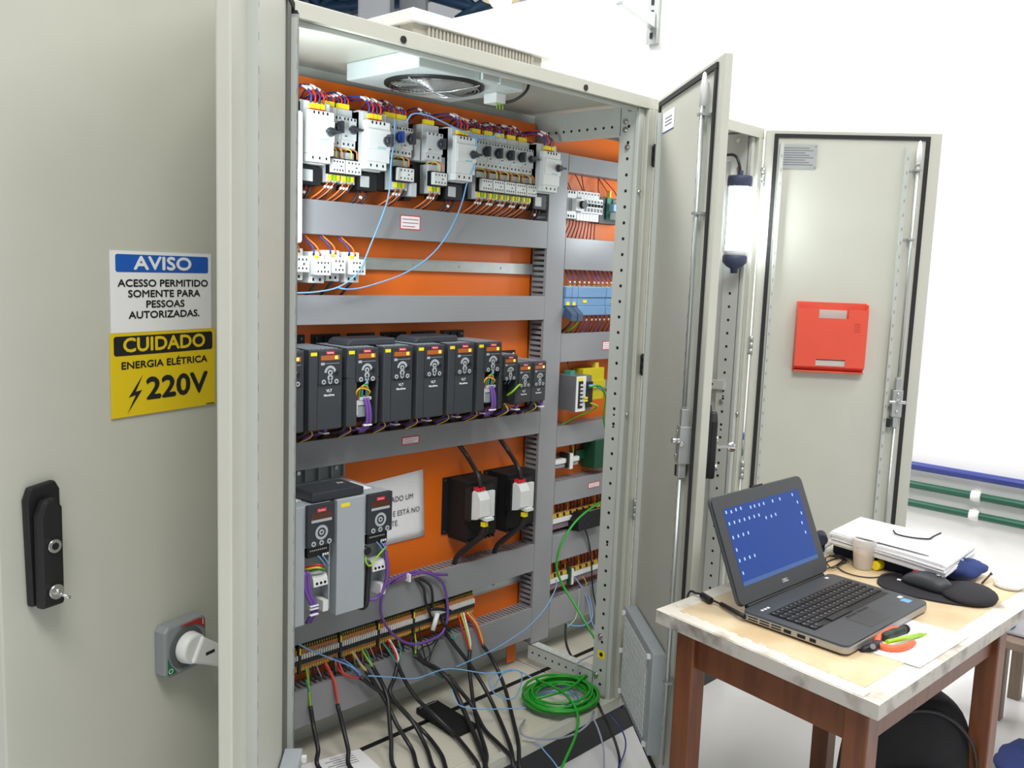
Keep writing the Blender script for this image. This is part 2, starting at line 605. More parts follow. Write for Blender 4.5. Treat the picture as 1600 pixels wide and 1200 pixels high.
# perforated cross bars between front post and back, at top and at the floor
f = MB().box(1.25, 1.262, .095, .47, 1.992, 2.083, PAINT2)
for k in range(9):
    y = .13 + k * .034
    f.cyl((1.25, y, 2.022), (1.2494, y, 2.022), .0048, BLACKM, 8)
f.build('side_bar', cab, bevel=.001)
f = MB().box(1.25, 1.262, .095, .40, .150, .206, PAINT2).box(1.25, 1.288, .095, .40, .203, .206, PAINT2)
for k in range(9):
    y = .12 + k * .032
    f.cyl((1.25, y, .178), (1.2494, y, .178), .0042, BLACKM, 8)
    f.cyl((1.272, y, .206), (1.272, y, .2066), .0042, WHITEP, 8)
f.build('side_bar', cab, bevel=.001)
f = MB()
for y, z in ((.075, 2.035), (.075, 2.01), (.06, 2.072), (.063, 1.955), (.08, .20), (.07, .34)):
    f.cyl((1.25, y, z), (1.244, y, z), .0095, STEEL, 6)
    f.cyl((1.244, y, z), (1.240, y, z), .005, STEEL, 10)
f.build('bolt', cab)
f = MB().box(1.249, 1.2497, .05, .078, .262, .29, YELLOW)
f.prism([(.064 + .008 * math.cos(a * 1.047), .276 + .008 * math.sin(a * 1.047)) for a in range(6)], 1.2486, 1.249, INK, axis='x')
f.build('earth_sticker', cab)
f = MB()
for k, (px, py) in enumerate(((553, 66), (915, 152), (1010, 300), (985, 648))):
    p = onY(px, py, .05) if k < 2 else onY(px, py, -.001)
    if k < 2:
        f.cyl((p.x, .05, 2.092), (p.x, .05, 2.07), .005, STEEL, 8).cyl((p.x, .05, 2.084), (p.x, .05, 2.080), .009, STEEL, 6)
    else:
        f.cyl((1.25, .016, p.z), (1.25, .006, p.z), .006, STEEL, 8)
f.build('stud', cab)
FLOORP = mat('beige_gland_plate', (212, 208, 192), 0.4, noise=0.04, nscale=7)
f = MB()
f.box(-.02, 1.255, .03, .325, .112, .12, FLOORP)
f.box(-.02, 1.255, .347, .50, .112, .12, FLOORP)
f.box(.1, 1.2, .075, .30, .12, .123, FLOORP)
f.build('floor_plate', cab, bevel=.001)
MB().box(-.02, 1.255, .325, .347, .109, .1185, BLACKM).build('foam_strip', cab)
PLINTH = mat('dark_plinth', (30, 31, 36), 0.5, noise=0.1, nscale=10)
f = MB().box(-.03, CX1, .004, .03, 0, .1, PLINTH).box(-.03, CX1, .48, .515, 0, .1, PLINTH).box(-.03, -.01, .03, .48, 0, .1, PLINTH)
f.build('plinth', cab)
pm = MB().box(0.005, 1.235, .450, .453, .262, 2.055, ORANGE).box(1.231, 1.235, .453, .478, .262, 2.055, ORANGE).box(.005, .009, .453, .478, .262, 2.055, ORANGE)
pm.box(1.19, 1.235, .447, .45, .13, .24, ORANGE)
pm.build('mounting_plate', cab, kind=None)
for z in (1.93, 1.17, .36):
    hinge(cab, -.012, -.010, z)
for z in (1.93, 1.27, .79, .28):
    hinge(cab, 1.296, -.010, z, BLACK if z > 1.1 else ZINC)

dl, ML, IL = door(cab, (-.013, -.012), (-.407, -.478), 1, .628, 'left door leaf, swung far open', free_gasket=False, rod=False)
dr2, MR, IR = door(cab, (1.292, -.014), (-.4150, -.4830), -1, .640, 'right door leaf, half open with lock rod and filter box', hw=.64)


def filter_box(M, I, parent, u0, u1, z0, z1):
    b = MB(M).box(u0, u1, I * .004, I * .042, z0, z1, VFDGREY)
    b.build('filter_housing', parent, bevel=.002)
    g = MB(M)
    g.box(u0 + .02, u1 - .05, I * .042, I * .0445, z0 + .02, z1 - .02, ZINC)
    n = 15
    for i in range(n):
        u = u0 + .03 + (u1 - u0 - .09) * i / (n - 1)
        g.box(u, u + .003, I * .0445, I * .0475, z0 + .025, z1 - .025, GREYP)
    for i in range(12):
        z = z0 + .03 + (z1 - z0 - .06) * i / 11
        g.box(u0 + .022, u1 - .052, I * .0445, I * .0465, z, z + .003, GREYP)
    g.build('filter_grille', parent)
    k = MB(M)
    for u, z in ((u0 + .01, z0 + .02), (u0 + .01, z1 - .02), (u1 - .03, z0 + .02), (u1 - .03, z1 - .02), (u0 - .004, (z0 + z1) / 2)):
        k.box(u - .006, u + .006, I * .04, I * .052, z - .006, z + .006, WHITEP)
    k.build('filter_clip', parent)


filter_box(MR, IR, dr2, .10, .47, .195, .50)
filter_box(ML, IL, dl, .10, .47, .195, .50)
# handle on the outside of the right leaf (seen past its edge)


def swing_handle(M, I, parent, u, zc, keyed=True):
    y = -I * .022
    b = MB(M)
    pr = [(-.030, -.10), (.026, -.10), (.030, .075), (.022, .095), (-.022, .100), (-.030, .085)]
    b.prism([(u + a, zc + q) for a, q in pr], y, y - I * .014, BLACK, axis='y')
    b.build('handle_plate', parent, bevel=.004)
    b = MB(M)
    pr = [(-.02, -.102), (.022, -.102), (.022, .05), (.012, .075), (-.008, .078), (-.02, .06)]
    b.prism([(u + a, zc + q) for a, q in pr], y - I * .014, y - I * .034, BLACK, axis='y')
    b.build('swing_lever', parent, bevel=.006)
    b = MB(M).cyl((u, y - I * .034, zc), (u, y - I * .040, zc), .011, STEEL, 16).cyl((u, y - I * .038, zc), (u, y - I * .0405, zc), .006, BLACKM, 12)
    b.build('lock_barrel', parent)
    b = MB(M)
    b.cyl((u, y - I * .034, zc - .075), (u, y - I * .042, zc - .075), .012, STEEL, 16)
    b.build('lock_barrel', parent)


swing_handle(MR, IR, dr2, .588, 1.14)
k = MB(MR)
y0 = -IR * .022 - IR * .040
k.box(.586, .590, y0, y0 - IR * .03, 1.118, 1.124, STEEL)
k.lathe([(0, .0012), (.013, .0012), (.013, -.0012), (0, -.0012)], STEEL, 20, Matrix.Translation((.588, y0 - IR * .040, 1.121)) @ Matrix.Rotation(math.pi / 2, 4, 'Y'))
tag(k.build('key'), 'steel key in the black handle on the outside of the half open door', 'key')
# small white label on inner face of right leaf
lb = MB(MR).box(.075, .205, IR * .0005, IR * .0012, 1.985, 2.045, PAPER)
for i in range(3):
    lb.box(.105, .18, IR * .0012, IR * .0015, 2.003 + i * .010, 2.007 + i * .010, GREYINK)
lb.box(.075, .205, IR * .0012, IR * .0014, 1.985, 1.988, DBLUE)
tag(lb.build('label_sticker'), 'small white printed sticker at top of the half open door', 'sticker')

# ------------------------------------------------------------------ roof fan, hanging inside and its cowl on top
fan = thing('cooling_fan', 'light grey square fan unit with round wire guard under the cabinet roof', 'fan', (.56, .2, 2.04))
FANP = mat('pale_fan_housing', (206, 218, 216), 0.4)
b = MB().prism([(.385, .06), (.76, .06), (.76, .36), (.385, .36)], 2.046, 2.092, FANP)
b.build('housing', fan, bevel=.004)
FC = Vector((.555, .195, 2.046))
b = MB(Matrix.Translation(FC)).lathe([(.135, 0), (.135, -.006), (.122, -.008), (.118, -.002), (.118, .0)], BLACK, 40)
b.build('ring', fan)
b = MB(Matrix.Translation(FC))
for i in range(11):
    rr = .018 + i * .0102
    b.tube([(rr * math.cos(a * math.pi / 20), rr * math.sin(a * math.pi / 20), -.012 - .006 * (1 - i / 10)) for a in range(40)], .0011, STEEL, 4, closed=True)
for a in (0.35, 1.92):
    ca, sa = math.cos(a), math.sin(a)
    b.tube([(-.135 * ca, -.135 * sa, -.008), (-.05 * ca, -.05 * sa, -.02), (.05 * ca, .05 * sa, -.02), (.135 * ca, .135 * sa, -.008)], .0026, STEEL, 6)
b.build('wire_guard', fan)
b = MB(Matrix.Translation(FC))
b.cyl((0, 0, -.004), (0, 0, 0), .038, MIDGREY, 24)
for i in range(7):
    M = Matrix.Rotation(i * 2 * math.pi / 7, 4, 'Z')
    b.add([(.036, -.012, -.001), (.114, -.03, -.001), (.114, .026, -.007), (.036, .01, -.006)], [(0, 1, 2, 3)], ZINC, M=M)
b.build('blade', fan)
b = MB().box(.60, .66, .052, .061, 2.052, 2.09, GREYP).box(.66, .664, .049, .061, 2.05, 2.09, FANP).box(.594, .598, .048, .056, 2.05, 2.09, FANP)
b.build('filter_clip', fan)
MB().box(.69, .702, .0585, .0598, 2.066, 2.072, YELLOW).build('yellow_tag', fan)
tb = thing('terminal_box', 'small white terminal box beside the ceiling fan with green yellow wires', 'terminal', (.74, .14, 2.02))
MB().box(.715, .755, .12, .17, 2.018, 2.046, WHITEP).build('box', tb, bevel=.003)
b = MB()
for dx in (0, .012, .024):
    b.tube(spline([(.722 + dx, .125, 2.02), (.716 + dx, .118, 2.008), (.73 + dx, .13, 2.004), (.738 + dx, .14, 2.018)], 4), .0017, LIME, 5)
b.build('wire', tb)
MB().tube(spline([(.752, .13, 2.022), (.77, .10, 2.03), (.785, .07, 2.055), (.79, .066, 2.092)], 5), .004, CABLE, 6).build('cable', tb)

cw = thing('roof_fan_housing', 'white roof fan housing with louvred grey sides on top of cabinet', 'fan housing', (.67, .28, 2.104))
MB().box(.397, .935, .10, .50, 2.166, 2.197, mat('white_cowl', (246, 246, 246), 0.4)).build('cowl', cw, bevel=.003)
LOUV = mat('louvre_tan_grey', (176, 172, 160), 0.45)
b = MB().box(.412, .89, .116, .46, 2.104, 2.166, LOUV)
b.build('louvre_body', cw)
b = MB()
for i in range(31):
    x = .455 + i * .0128
    b.box(x, x + .007, .108, .117, 2.108, 2.162, LOUV)
b.build('front_louvre_slats', cw)
b = MB()
for i in range(18):
    y = .17 + i * .0142
    b.box(.404, .413, y, y + .008, 2.108, 2.162, LOUV)
b.build('side_louvre_slats', cw)

# ------------------------------------------------------------------ narrow cabinet bay on the right
cab2 = thing('electrical_cabinet', 'narrow open cabinet bay on the right with a lit tube lamp inside', 'cabinet', (1.64, .25, 0))
X2 = 1.985
c = MB()
c.box(CX1, X2, .002, .515, 2.092, 2.104, PAINT)
c.box(X2 - .012, X2, .004, .515, .1, 2.092, PAINT2)
c.box(CX1, X2, .500, .515, .1, 2.092, PAINT2)
c.build('carcass', cab2)
f = MB()
f.box(CX1, X2, 0, .02, 2.071, 2.106, PAINT)
f.box(CX1, X2, 0, .03, .1, .135, PAINT)
f.box(CX1 + .001, CX1 + .04, 0, .02, .135, 2.071, PAINT)
f.box(X2 - .032, X2, 0, .02, .135, 2.071, PAINT)
f.box(X2 - .055, X2 - .037, .014, .03, .135, 2.071, PAINT2)
f.box(X2 - .037, X2 - .032, .02, .03, .135, 2.071, PAINT2)
f.build('front_frame', cab2, bevel=.003)
f = MB().box(1.93, 1.942, .034, .098, .135, 2.085, PAINT2)
holes_x(f, 1.93, .066, .2, 1.55, .05)
for z in (1.09, 1.11, 1.13, .98):
    f.cyl((1.93, .066, z), (1.9292, .066, z), .004, BLACKM, 8)
f.build('perforated_post', cab2, bevel=.001)
f = MB().box(1.918, 1.930, .06, .47, 1.135, 1.17, PAINT2)
for k in range(8):
    f.cyl((1.918, .11 + k * .045, 1.152), (1.9174, .11 + k * .045, 1.152), .005, BLACKM, 8)
f.build('side_bar', cab2, bevel=.001)
f = MB().box(1.93, 1.94, .098, .47, 1.99, 2.085, PAINT2)
f.build('side_bar', cab2)
f = MB()
for y, z in ((.078, 1.145), (.07, 1.09), (.06, 1.96), (.06, 1.93), (.07, 2.06), (.07, 1.88)):
    f.cyl((1.93, y, z), (1.922, y, z), .009, STEEL, 6)
f.cyl((1.945, .013, 1.83), (1.945, .004, 1.83), .006, STEEL, 8).cyl((1.945, .013, 1.05), (1.945, .004, 1.05), .006, STEEL, 8)
f.build('bolt', cab2)
f = MB().box(1.262, X2 - .012, .03, .325, .112, .12, FLOORP).box(1.262, X2 - .012, .347, .50, .112, .12, FLOORP)
f.build('floor_plate', cab2, bevel=.001)
MB().box(1.262, X2 - .012, .325, .347, .109, .1185, BLACKM).build('foam_strip', cab2)
f = MB().box(CX1, X2, .004, .03, 0, .1, PLINTH).box(CX1, X2, .48, .515, 0, .1, PLINTH).box(X2 - .02, X2, .03, .48, 0, .1, PLINTH)
f.build('plinth', cab2)
MB().box(CX1 + .0, X2, -.001, .001, .088, .1, mat('blue_trim_strip', (36, 44, 84), .5)).build('trim_strip', cab2)
MB().box(1.255, X2 - .04, .450, .453, .265, 2.055, ORANGE).box(1.255, 1.259, .453, .478, .265, 2.055, ORANGE).build('mounting_plate', cab2)
for z in (1.93, 1.31, .83, .30):
    hinge(cab2, 1.978, -.010, z)
dr3, M3, I3 = door(cab2, (1.978, -.012), (.371, -.480), -1, .618, 'door leaf swung wide open with red document pocket')
lb = MB(M3).box(.05, .185, I3 * .001, I3 * .003, 1.962, 2.050, ZINC)
for i in range(8):
    lb.box(.062, .172 - (i % 3) * .014, I3 * .003, I3 * .0033, 1.975 + i * .0085, 1.979 + i * .0085, GREYINK)
for u, z in ((.056, 1.968), (.179, 1.968), (.056, 2.044), (.179, 2.044)):
    lb.cyl((u, I3 * .003, z), (u, I3 * .0045, z), .0035, STEEL, 8)
tag(lb.build('nameplate'), 'engraved silver nameplate at top of the wide open right-hand door', 'nameplate')
# red document pocket: open-topped tray with two cut-outs
REDP = mat('red_orange_plastic', (226, 84, 62), 0.45, noise=0.03, nscale=10)
pk = thing('document_pocket', 'red orange plastic document pocket fixed to the wide open door', 'pocket', M3 @ Vector((.28, I3 * .01, 1.22)))
u0, u1, z0, z1 = .154, .406, 1.222, 1.482
b = MB(M3)
b.box(u0, u1, I3 * .001, I3 * .004, z0 + .0, z1, REDP)
b.box(u0, u0 + .004, I3 * .004, I3 * .034, z0 + .02, z1 - .004, REDP)
b.box(u1 - .004, u1, I3 * .004, I3 * .034, z0 + .02, z1 - .004, REDP)
b.box(u0, u1, I3 * .004, I3 * .03, z0, z0 + .006, REDP)
b.prism([(I3 * .004, z0), (I3 * .034, z0 + .022), (I3 * .034, z0 + .028), (I3 * .004, z0 + .012)], u0, u1, REDP, axis='x')
b.build('tray', pk, bevel=.0015)
b = MB(M3)
ya, yb = I3 * .034, I3 * .0375
b.box(u0, u1, ya, yb, z0 + .05, z1 - .058, REDP)
b.box(u0, u0 + .076, ya, yb, z1 - .058, z1 - .024, REDP)
b.box(u1 - .070, u1, ya, yb, z1 - .058, z1 - .024, REDP)
b.box(u0, u0 + .076, ya, yb, z0 + .022, z0 + .05, REDP)
b.box(u1 - .070, u1, ya, yb, z0 + .022, z0 + .05, REDP)
for i in range(4):
    b.box(u1 - .048, u1 - .026, yb, yb + I3 * .0005, z1 - .078 - i * .009, z1 - .074 - i * .009, mat('darker_red_plastic', (196, 66, 50), .5))
b.build('front_panel', pk)
b = MB(M3)
b.box(u0 + .076, u1 - .070, I3 * .004, I3 * .006, z1 - .060, z1 - .028, mat('pocket_window_grey', (196, 190, 182), .6))
b.build('inside_sheet', pk)
b = MB(M3).box(u0 + .076, u1 - .070, I3 * .004, I3 * .034, z0 + .026, z0 + .046, MATS['pocket_window_grey'])
b.build('inside_sheet', pk)
# tube lamp on the post of the narrow bay
lt = thing('cabinet_tube_light', 'glowing white tube lamp with dark end caps inside the narrow bay', 'lamp', (1.875, .03, 1.6))
GLOW = mat('lamp_tube_glow', (240, 250, 255), 0.4, emit=34.0)
CAPB = mat('dark_blue_lamp_cap', (58, 66, 92), 0.5)
lx, ly = 1.872, .022
MB(Matrix.Translation((lx, ly, 0))).lathe([(0, 1.895), (.032, 1.895), (.036, 1.885), (.036, 1.655), (.032, 1.64), (0, 1.64)], GLOW, 24).build('tube', lt)
MB(Matrix.Translation((lx, ly, 0))).lathe([(0, 1.925), (.042, 1.925), (.044, 1.918), (.044, 1.890), (.040, 1.886)], CAPB, 24).box(-.01, .01, -.006, .006, 1.925, 1.945, CAPB).build('end_cap', lt)
MB(Matrix.Translation((lx, ly, 0))).lathe([(.041, 1.64), (.044, 1.636), (.044, 1.615), (.03, 1.60), (.014, 1.592), (.012, 1.575), (0, 1.575)], CAPB, 24).build('end_cap', lt)
MB(Matrix.Translation((lx, ly, 0))).lathe([(.0365, 1.658), (.039, 1.658), (.039, 1.636), (.0, 1.636)], GREYP, 24).build('socket', lt)
MB().box(lx + .038, 1.934, ly - .01, ly + .02, 1.65, 1.67, STEEL).box(lx + .03, 1.934, ly - .01, ly + .02, 1.90, 1.915, CAPB).build('bracket', lt)
tag(MB().tube(spline([(1.872, .022, 1.925), (1.862, .025, 1.97), (1.865, .05, 2.0), (1.88, .12, 2.0), (1.91, .25, 1.99), (1.92, .40, 1.985)], 6), .0055, CABLE, 7).build('lamp_cable'), 'black cable running from the top of the tube lamp to the back', 'cable')
for pts, rr in ():
    pass

# ------------------------------------------------------------------ cabinet at far left, its door ajar towards us
cab3 = thing('electrical_cabinet', 'cabinet at far left, its door ajar and carrying the warning signs', 'cabinet', (-.36, .25, 0))
c = MB().box(-.72, -.036, .002, .515, 2.092, 2.104, PAINT).box(-.72, -.708, .004, .515, .1, 2.092, PAINT2).box(-.046, -.036, .004, .515, .1, 2.092, PAINT2).box(-.72, -.036, .50, .515, .1, 2.092, PAINT2)
c.box(-.72, -.036, .004, .03, 0, .1, PLINTH).box(-.72, -.036, 0, .02, 2.071, 2.106, PAINT).box(-.72, -.69, 0, .02, .1, 2.071, PAINT).box(-.06, -.036, 0, .02, .1, 2.071, PAINT).box(-.70, -.04, .03, .5, .1, .12, FLOORP)
c.build('carcass', cab3)
dr0, M0, I0 = door(cab3, (-.040, -.012), (-.958, -.287), -1, .66, 'door ajar, outer side with signs, handle and rotary switch', rod=False)
# everything on its outer face: local y = +.022 outward
T0 = M0 @ frame((0, .0225, 0), (-1, 0, 0), (0, 0, 1), (0, 1, 0))    # text plane seen from outside; x = -u
swing_handle(M0, I0, dr0, .592, 1.098)
k = MB(M0)
k.cyl((.592, .062, 1.022), (.586, .085, 1.016), .0028, STEEL, 8)
k.cyl((.590, .060, 1.0228), (.590, .066, 1.022), .006, STEEL, 10)
tag(k.build('key'), 'steel key sticking out of the black handle at far left', 'key')
# rotary disconnect switch
rs = thing('rotary_switch', 'grey square rotary main switch with a white lever handle', 'switch', M0 @ Vector((.29, .03, .8)))
SWG = mat('switch_grey_plastic', (134, 140, 142), 0.45)
uc, zc = .318, .828
oct_ = [(-.050, -.041), (-.041, -.050), (.041, -.050), (.050, -.041), (.050, .041), (.041, .050), (-.041, .050), (-.050, .041)]
MB(M0).prism([(uc + a, zc + q) for a, q in oct_], .022, .052, SWG, axis='y').build('base', rs, bevel=.005)
DKG = mat('switch_dark_ring', (88, 92, 94), .5)
MB(M0).cyl((uc, .052, zc), (uc, .054, zc), .040, DKG, 32).build('dial', rs)
b = MB(M0)
b.prism([(uc - .045, zc + .041), (uc - .045, zc + .024), (uc - .024, zc + .037), (uc + .016, zc + .045), (uc - .03, zc + .046)], .0521, .0535, mat('switch_red', (170, 44, 40), .5), axis='y')
b.text('I', .017, PAPER, frame((uc - .040, .0536, zc + .036), (-1, 0, 0), (0, 0, 1), (0, 1, 0)))
b.build('on_mark', rs)
b = MB(M0)
b.prism([(uc + .045, zc - .041), (uc + .045, zc - .008), (uc + .038, zc - .024), (uc + .024, zc - .042)], .0521, .0535, mat('switch_green', (24, 110, 70), .5), axis='y')
b.text('O', .014, PAPER, frame((uc + .039, .0536, zc - .035), (-1, 0, 0), (0, 0, 1), (0, 1, 0)))
b.build('off_mark', rs)
b = MB(M0)
b.cyl((uc, .054, zc), (uc, .078, zc), .031, WHITEP, 28, r2=.028)
dv = Vector((-.86, 0, -.50)).normalized()
b.prism([(0, -.026), (.05, -.021), (.17, -.018), (.18, 0), (.17, .018), (.05, .021), (0, .026)], -.012, .018, WHITEP, axis='y', M=frame((uc, .066, zc), dv, (0, 1, 0), Vector((dv.z, 0, -dv.x))))
b.build('lever', rs, bevel=.004)
MB(M0).box(uc - .040, uc - .018, .082, .0845, zc - .018, zc - .012, BLACK).build('lock_slot', rs)
# signs
BLUES = mat('sign_blue', (24, 92, 186), 0.4)
YELS = mat('sign_yellow', (230, 200, 22), 0.45)
LETW = mat('sign_white', (240, 240, 242), .45)


def rrect(x0, x1, y0, y1, r, n=5):
    out = []
    for cx, cy, a0 in ((x1 - r, y0 + r, -90), (x1 - r, y1 - r, 0), (x0 + r, y1 - r, 90), (x0 + r, y0 + r, 180)):
        for i in range(n + 1):
            a = math.radians(a0 + 90 * i / n)
            out.append((cx + r * math.cos(a), cy + r * math.sin(a)))
    return out


def sign_tf(u, z, e=0.0):
    return T0 @ Matrix.Translation((-u, z, e))


s1 = thing('warning_sign', 'white notice sign with blue AVISO header on the far left door', 'sign', M0 @ Vector((.336, .023, 1.428)))
W = .226
b = MB(sign_tf(.336, 1.4985)).box(-W / 2, W / 2, -.0705, .0705, 0, .0012, LETW)
b.build('panel', s1)
b = MB(sign_tf(.336, 1.4985)).prism(rrect(-W / 2 + .010, W / 2 - .008, .034, .0645, .004), .0012, .0015, BLUES)
b.build('header', s1)
b = MB(sign_tf(.336, 1.4985))
b.text('AVISO', .032, LETW, Matrix.Translation((0, .0490, .0016)), bold=.0012, sx=1.45)
b.build('header_lettering', s1)
b = MB(sign_tf(.336, 1.4985))
for i, tx in enumerate(('ACESSO PERMITIDO', 'SOMENTE PARA', 'PESSOAS', 'AUTORIZADAS.')):
    b.text(tx, .0175, INK, Matrix.Translation((.003, .0145 - i * .0185, .0014)), bold=.0006, sx=1.30)
b.build('lettering', s1)
s2 = thing('warning_sign', 'yellow CUIDADO 220V electrical hazard sign on the far left door', 'sign', M0 @ Vector((.334, .023, 1.28)))
W = .238
b = MB(sign_tf(.334, 1.354)).box(-W / 2, W / 2, -.0735, .0735, .0012, .0022, YELS)
b.build('panel', s2)
b = MB(sign_tf(.334, 1.354)).prism(rrect(-W / 2 + .007, W / 2 - .007, .034, .0680, .005), .0022, .0025, INK)
b.build('header', s2)
b = MB(sign_tf(.334, 1.354)).text('CUIDADO', .034, YELS, Matrix.Translation((0, .0510, .0026)), bold=.0011, sx=1.19)
b.build('header_lettering', s2)
b = MB(sign_tf(.334, 1.354)).text('ENERGIA ELÉTRICA', .0175, INK, Matrix.Translation((.0, .016, .0024)), bold=.0006, sx=1.30)
b.text('220V', .054, INK, Matrix.Translation((.026, -.030, .0024)), bold=.0020, sx=1.27)
b.build('lettering', s2)
b = MB(sign_tf(.334, 1.354)).prism([(-.052, -.002), (-.083, -.040), (-.068, -.037), (-.086, -.068), (-.054, -.029), (-.068, -.031)], .0022, .0025, INK)
b.build('lightning_symbol', s2)
MB(sign_tf(.334, 1.354)).box(.096, .116, -.0725, -.0705, .0022, .0024, INK).build('print_line', s2)
# ------------------------------------------------------------------ things on the mounting plates
PY = 0.450           # front face of both mounting plates


def at(x, z, y=PY):
    return Matrix.Translation((x, y, z))


# ---- slotted wire ducts
DY = 0.385


def duct_h(x0, x1, z0, z1, label, group=None, slots=True):
    r = thing('wire_duct', label, 'duct', ((x0 + x1) / 2, PY, z0), group)
    b = MB().box(x0, x1, PY - .002, PY, z0, z1, DUCT)
    x = x0 + .002
    while x < x1 - .011:
        b.box(x, x + .0105, DY + .006, PY - .002, z1 - .002, z1, DUCT)
        b.box(x, x + .0105, DY + .006, PY - .002, z0, z0 + .002, DUCT)
        x += .0175
    b.build('slotted_channel', r)
    b = MB().box(x0, x1, DY - .002, DY, z0 - .001, z1 + .001, DUCT).box(x0, x1, DY, DY + .010, z1 - .001, z1 + .001, DUCT).box(x0, x1, DY, DY + .010, z0 - .001, z0 + .001, DUCT)
    b.build('cover', r, bevel=.002)
    return r


def duct_v(x0, x1, z0, z1, label):
    r = thing('wire_duct', label, 'duct', ((x0 + x1) / 2, PY, z0))
    b = MB().box(x0, x1, PY - .002, PY, z0, z1, DUCT)
    z = z0
    while z < z1 - .008:
        b.box(x0, x0 + .002, DY + .006, PY - .002, z, z + .0105, DUCT)
        b.box(x1 - .002, x1, DY + .006, PY - .002, z, z + .0105, DUCT)
        z += .0185
    b.build('slotted_channel', r)
    b = MB().box(x0 - .001, x1 + .001, DY - .002, DY, z0, z1, DUCT).box(x0 - .001, x0 + .001, DY, DY + .010, z0, z1, DUCT).box(x1 - .001, x1 + .001, DY, DY + .010, z0, z1, DUCT)
    b.build('cover', r, bevel=.002)
    return r


XV = 1.246
R1 = (1.636, 1.726)
R2 = (1.391, 1.470)
R3 = (.990, 1.067)
R4 = (.487, .585)
R5 = (.236, .346)
duct_h(.02, XV - .002, *R1, 'topmost horizontal grey cable duct of the wide bay, under the circuit breakers')
duct_h(.02, XV - .002, *R2, 'plain horizontal grey duct between the empty rail and the drive row')
duct_h(.02, XV - .002, *R3, 'horizontal grey duct with light streaks directly below the row of drives')
duct_h(.02, XV - .002, *R4, 'grey slotted duct below the paper notice and the two big grey inverters')
duct_h(.02, XV - .002, *R5, 'lowest horizontal grey duct of the wide bay, below the terminal strip')
duct_v(XV, 1.338, .21, 1.965, 'tall vertical grey cable duct between the wide and narrow bays')
XS0, XS1 = 1.341, 1.94
SD = ((1.905, 1.962, 'topmost grey duct of the narrow bay, above the small breakers'),
      (1.567, 1.676, 'brightly lit grey duct of the narrow bay below the small breakers'),
      (1.238, 1.338, 'grey duct of the narrow bay with a red-edged sticker, below the blue modules'),
      (.928, 1.002, 'grey duct of the narrow bay below the power supply'),
      (.714, .794, 'grey slotted duct of the narrow bay with a red-edged sticker near the bottom rails'),
      (.494, .594, 'grey slotted duct of the narrow bay carrying the small black box'),
      (.240, .350, 'lowest grey duct of the narrow bay beside the floor'))
for z0, z1, lab in SD:
    duct_h(XS0, XS1, z0, z1, lab)


def sticker(px0, px1, py0, py1, label):
    a, b_ = onY(px0, py1, DY - .0025), onY(px1, py0, DY - .0025)
    y = DY - .0022
    mb = MB().box(a.x, b_.x, y - .0004, y, a.z, b_.z, REDTAG)
    mb.box(a.x + .003, b_.x - .003, y - .0007, y - .0004, a.z + .003, b_.z - .003, PAPER)
    h = (b_.z - a.z - .006) / 7
    for i in (1, 3, 5):
        mb.box(a.x + .008, b_.x - .008 - (i == 1) * .012, y - .0009, y - .0007, a.z + .003 + h * i, a.z + .003 + h * (i + .55), mat('faded_red_ink', (190, 110, 112), .7))
    tag(mb.build('sticker'), label, 'sticker')


sticker(625, 657, 338, 358, 'white red-edged sticker on the topmost duct of the wide bay')
sticker(628, 655, 680, 696, 'white red-edged sticker on the duct below the drive row')
sticker(941, 968, 532, 547, 'white red-edged sticker on the narrow bay duct below the blue modules')
sticker(919, 937, 751, 764, 'white red-edged sticker on the slotted narrow bay duct above the terminal rail')

# ---- DIN rails


def din(x0, x1, z, label):
    r = thing('din_rail', label, 'rail', ((x0 + x1) / 2, PY, z))
    b = MB().box(x0, x1, PY - .010, PY - .0085, z - .0175, z + .0175, ZINC)
    b.box(x0, x1, PY - .0085, PY, z - .012, z - .011, ZINC).box(x0, x1, PY - .0085, PY, z + .011, z + .012, ZINC).box(x0, x1, PY - .013, PY - .010, z + .015, z + .0175, ZINC).box(x0, x1, PY - .013, PY - .010, z - .0175, z - .015, ZINC)
    b.build('profile', r)
    x = x0 + .1
    b = MB()
    while x < x1 - .02:
        b.cyl((x, PY - .0102, z), (x, PY - .0112, z), .004, MIDGREY, 8)
        x += .19
    b.build('rivet', r)
    return r


din(.03, 1.236, onY(700, 416, PY - .01).z, 'zinc mounting rail, mostly empty, above the plain grey duct')
din(.05, 1.236, .452, 'zinc mounting rail carrying the long terminal strip')
din(1.345, 1.93, 1.79, 'zinc mounting rail behind the small breakers of the narrow bay')
din(1.345, 1.93, 1.456, 'zinc mounting rail behind the blue controller modules')
din(1.345, 1.93, 1.13, 'zinc mounting rail behind the power supply')
din(1.345, 1.93, .86, 'zinc mounting rail with few clamps, below the power supply')

# ---- frequency drives of the middle row
dcount = {'a': 0}
DARKTOP = mat('brushed_grey_vent', (150, 156, 164), 0.4, noise=0.08, nscale=40)


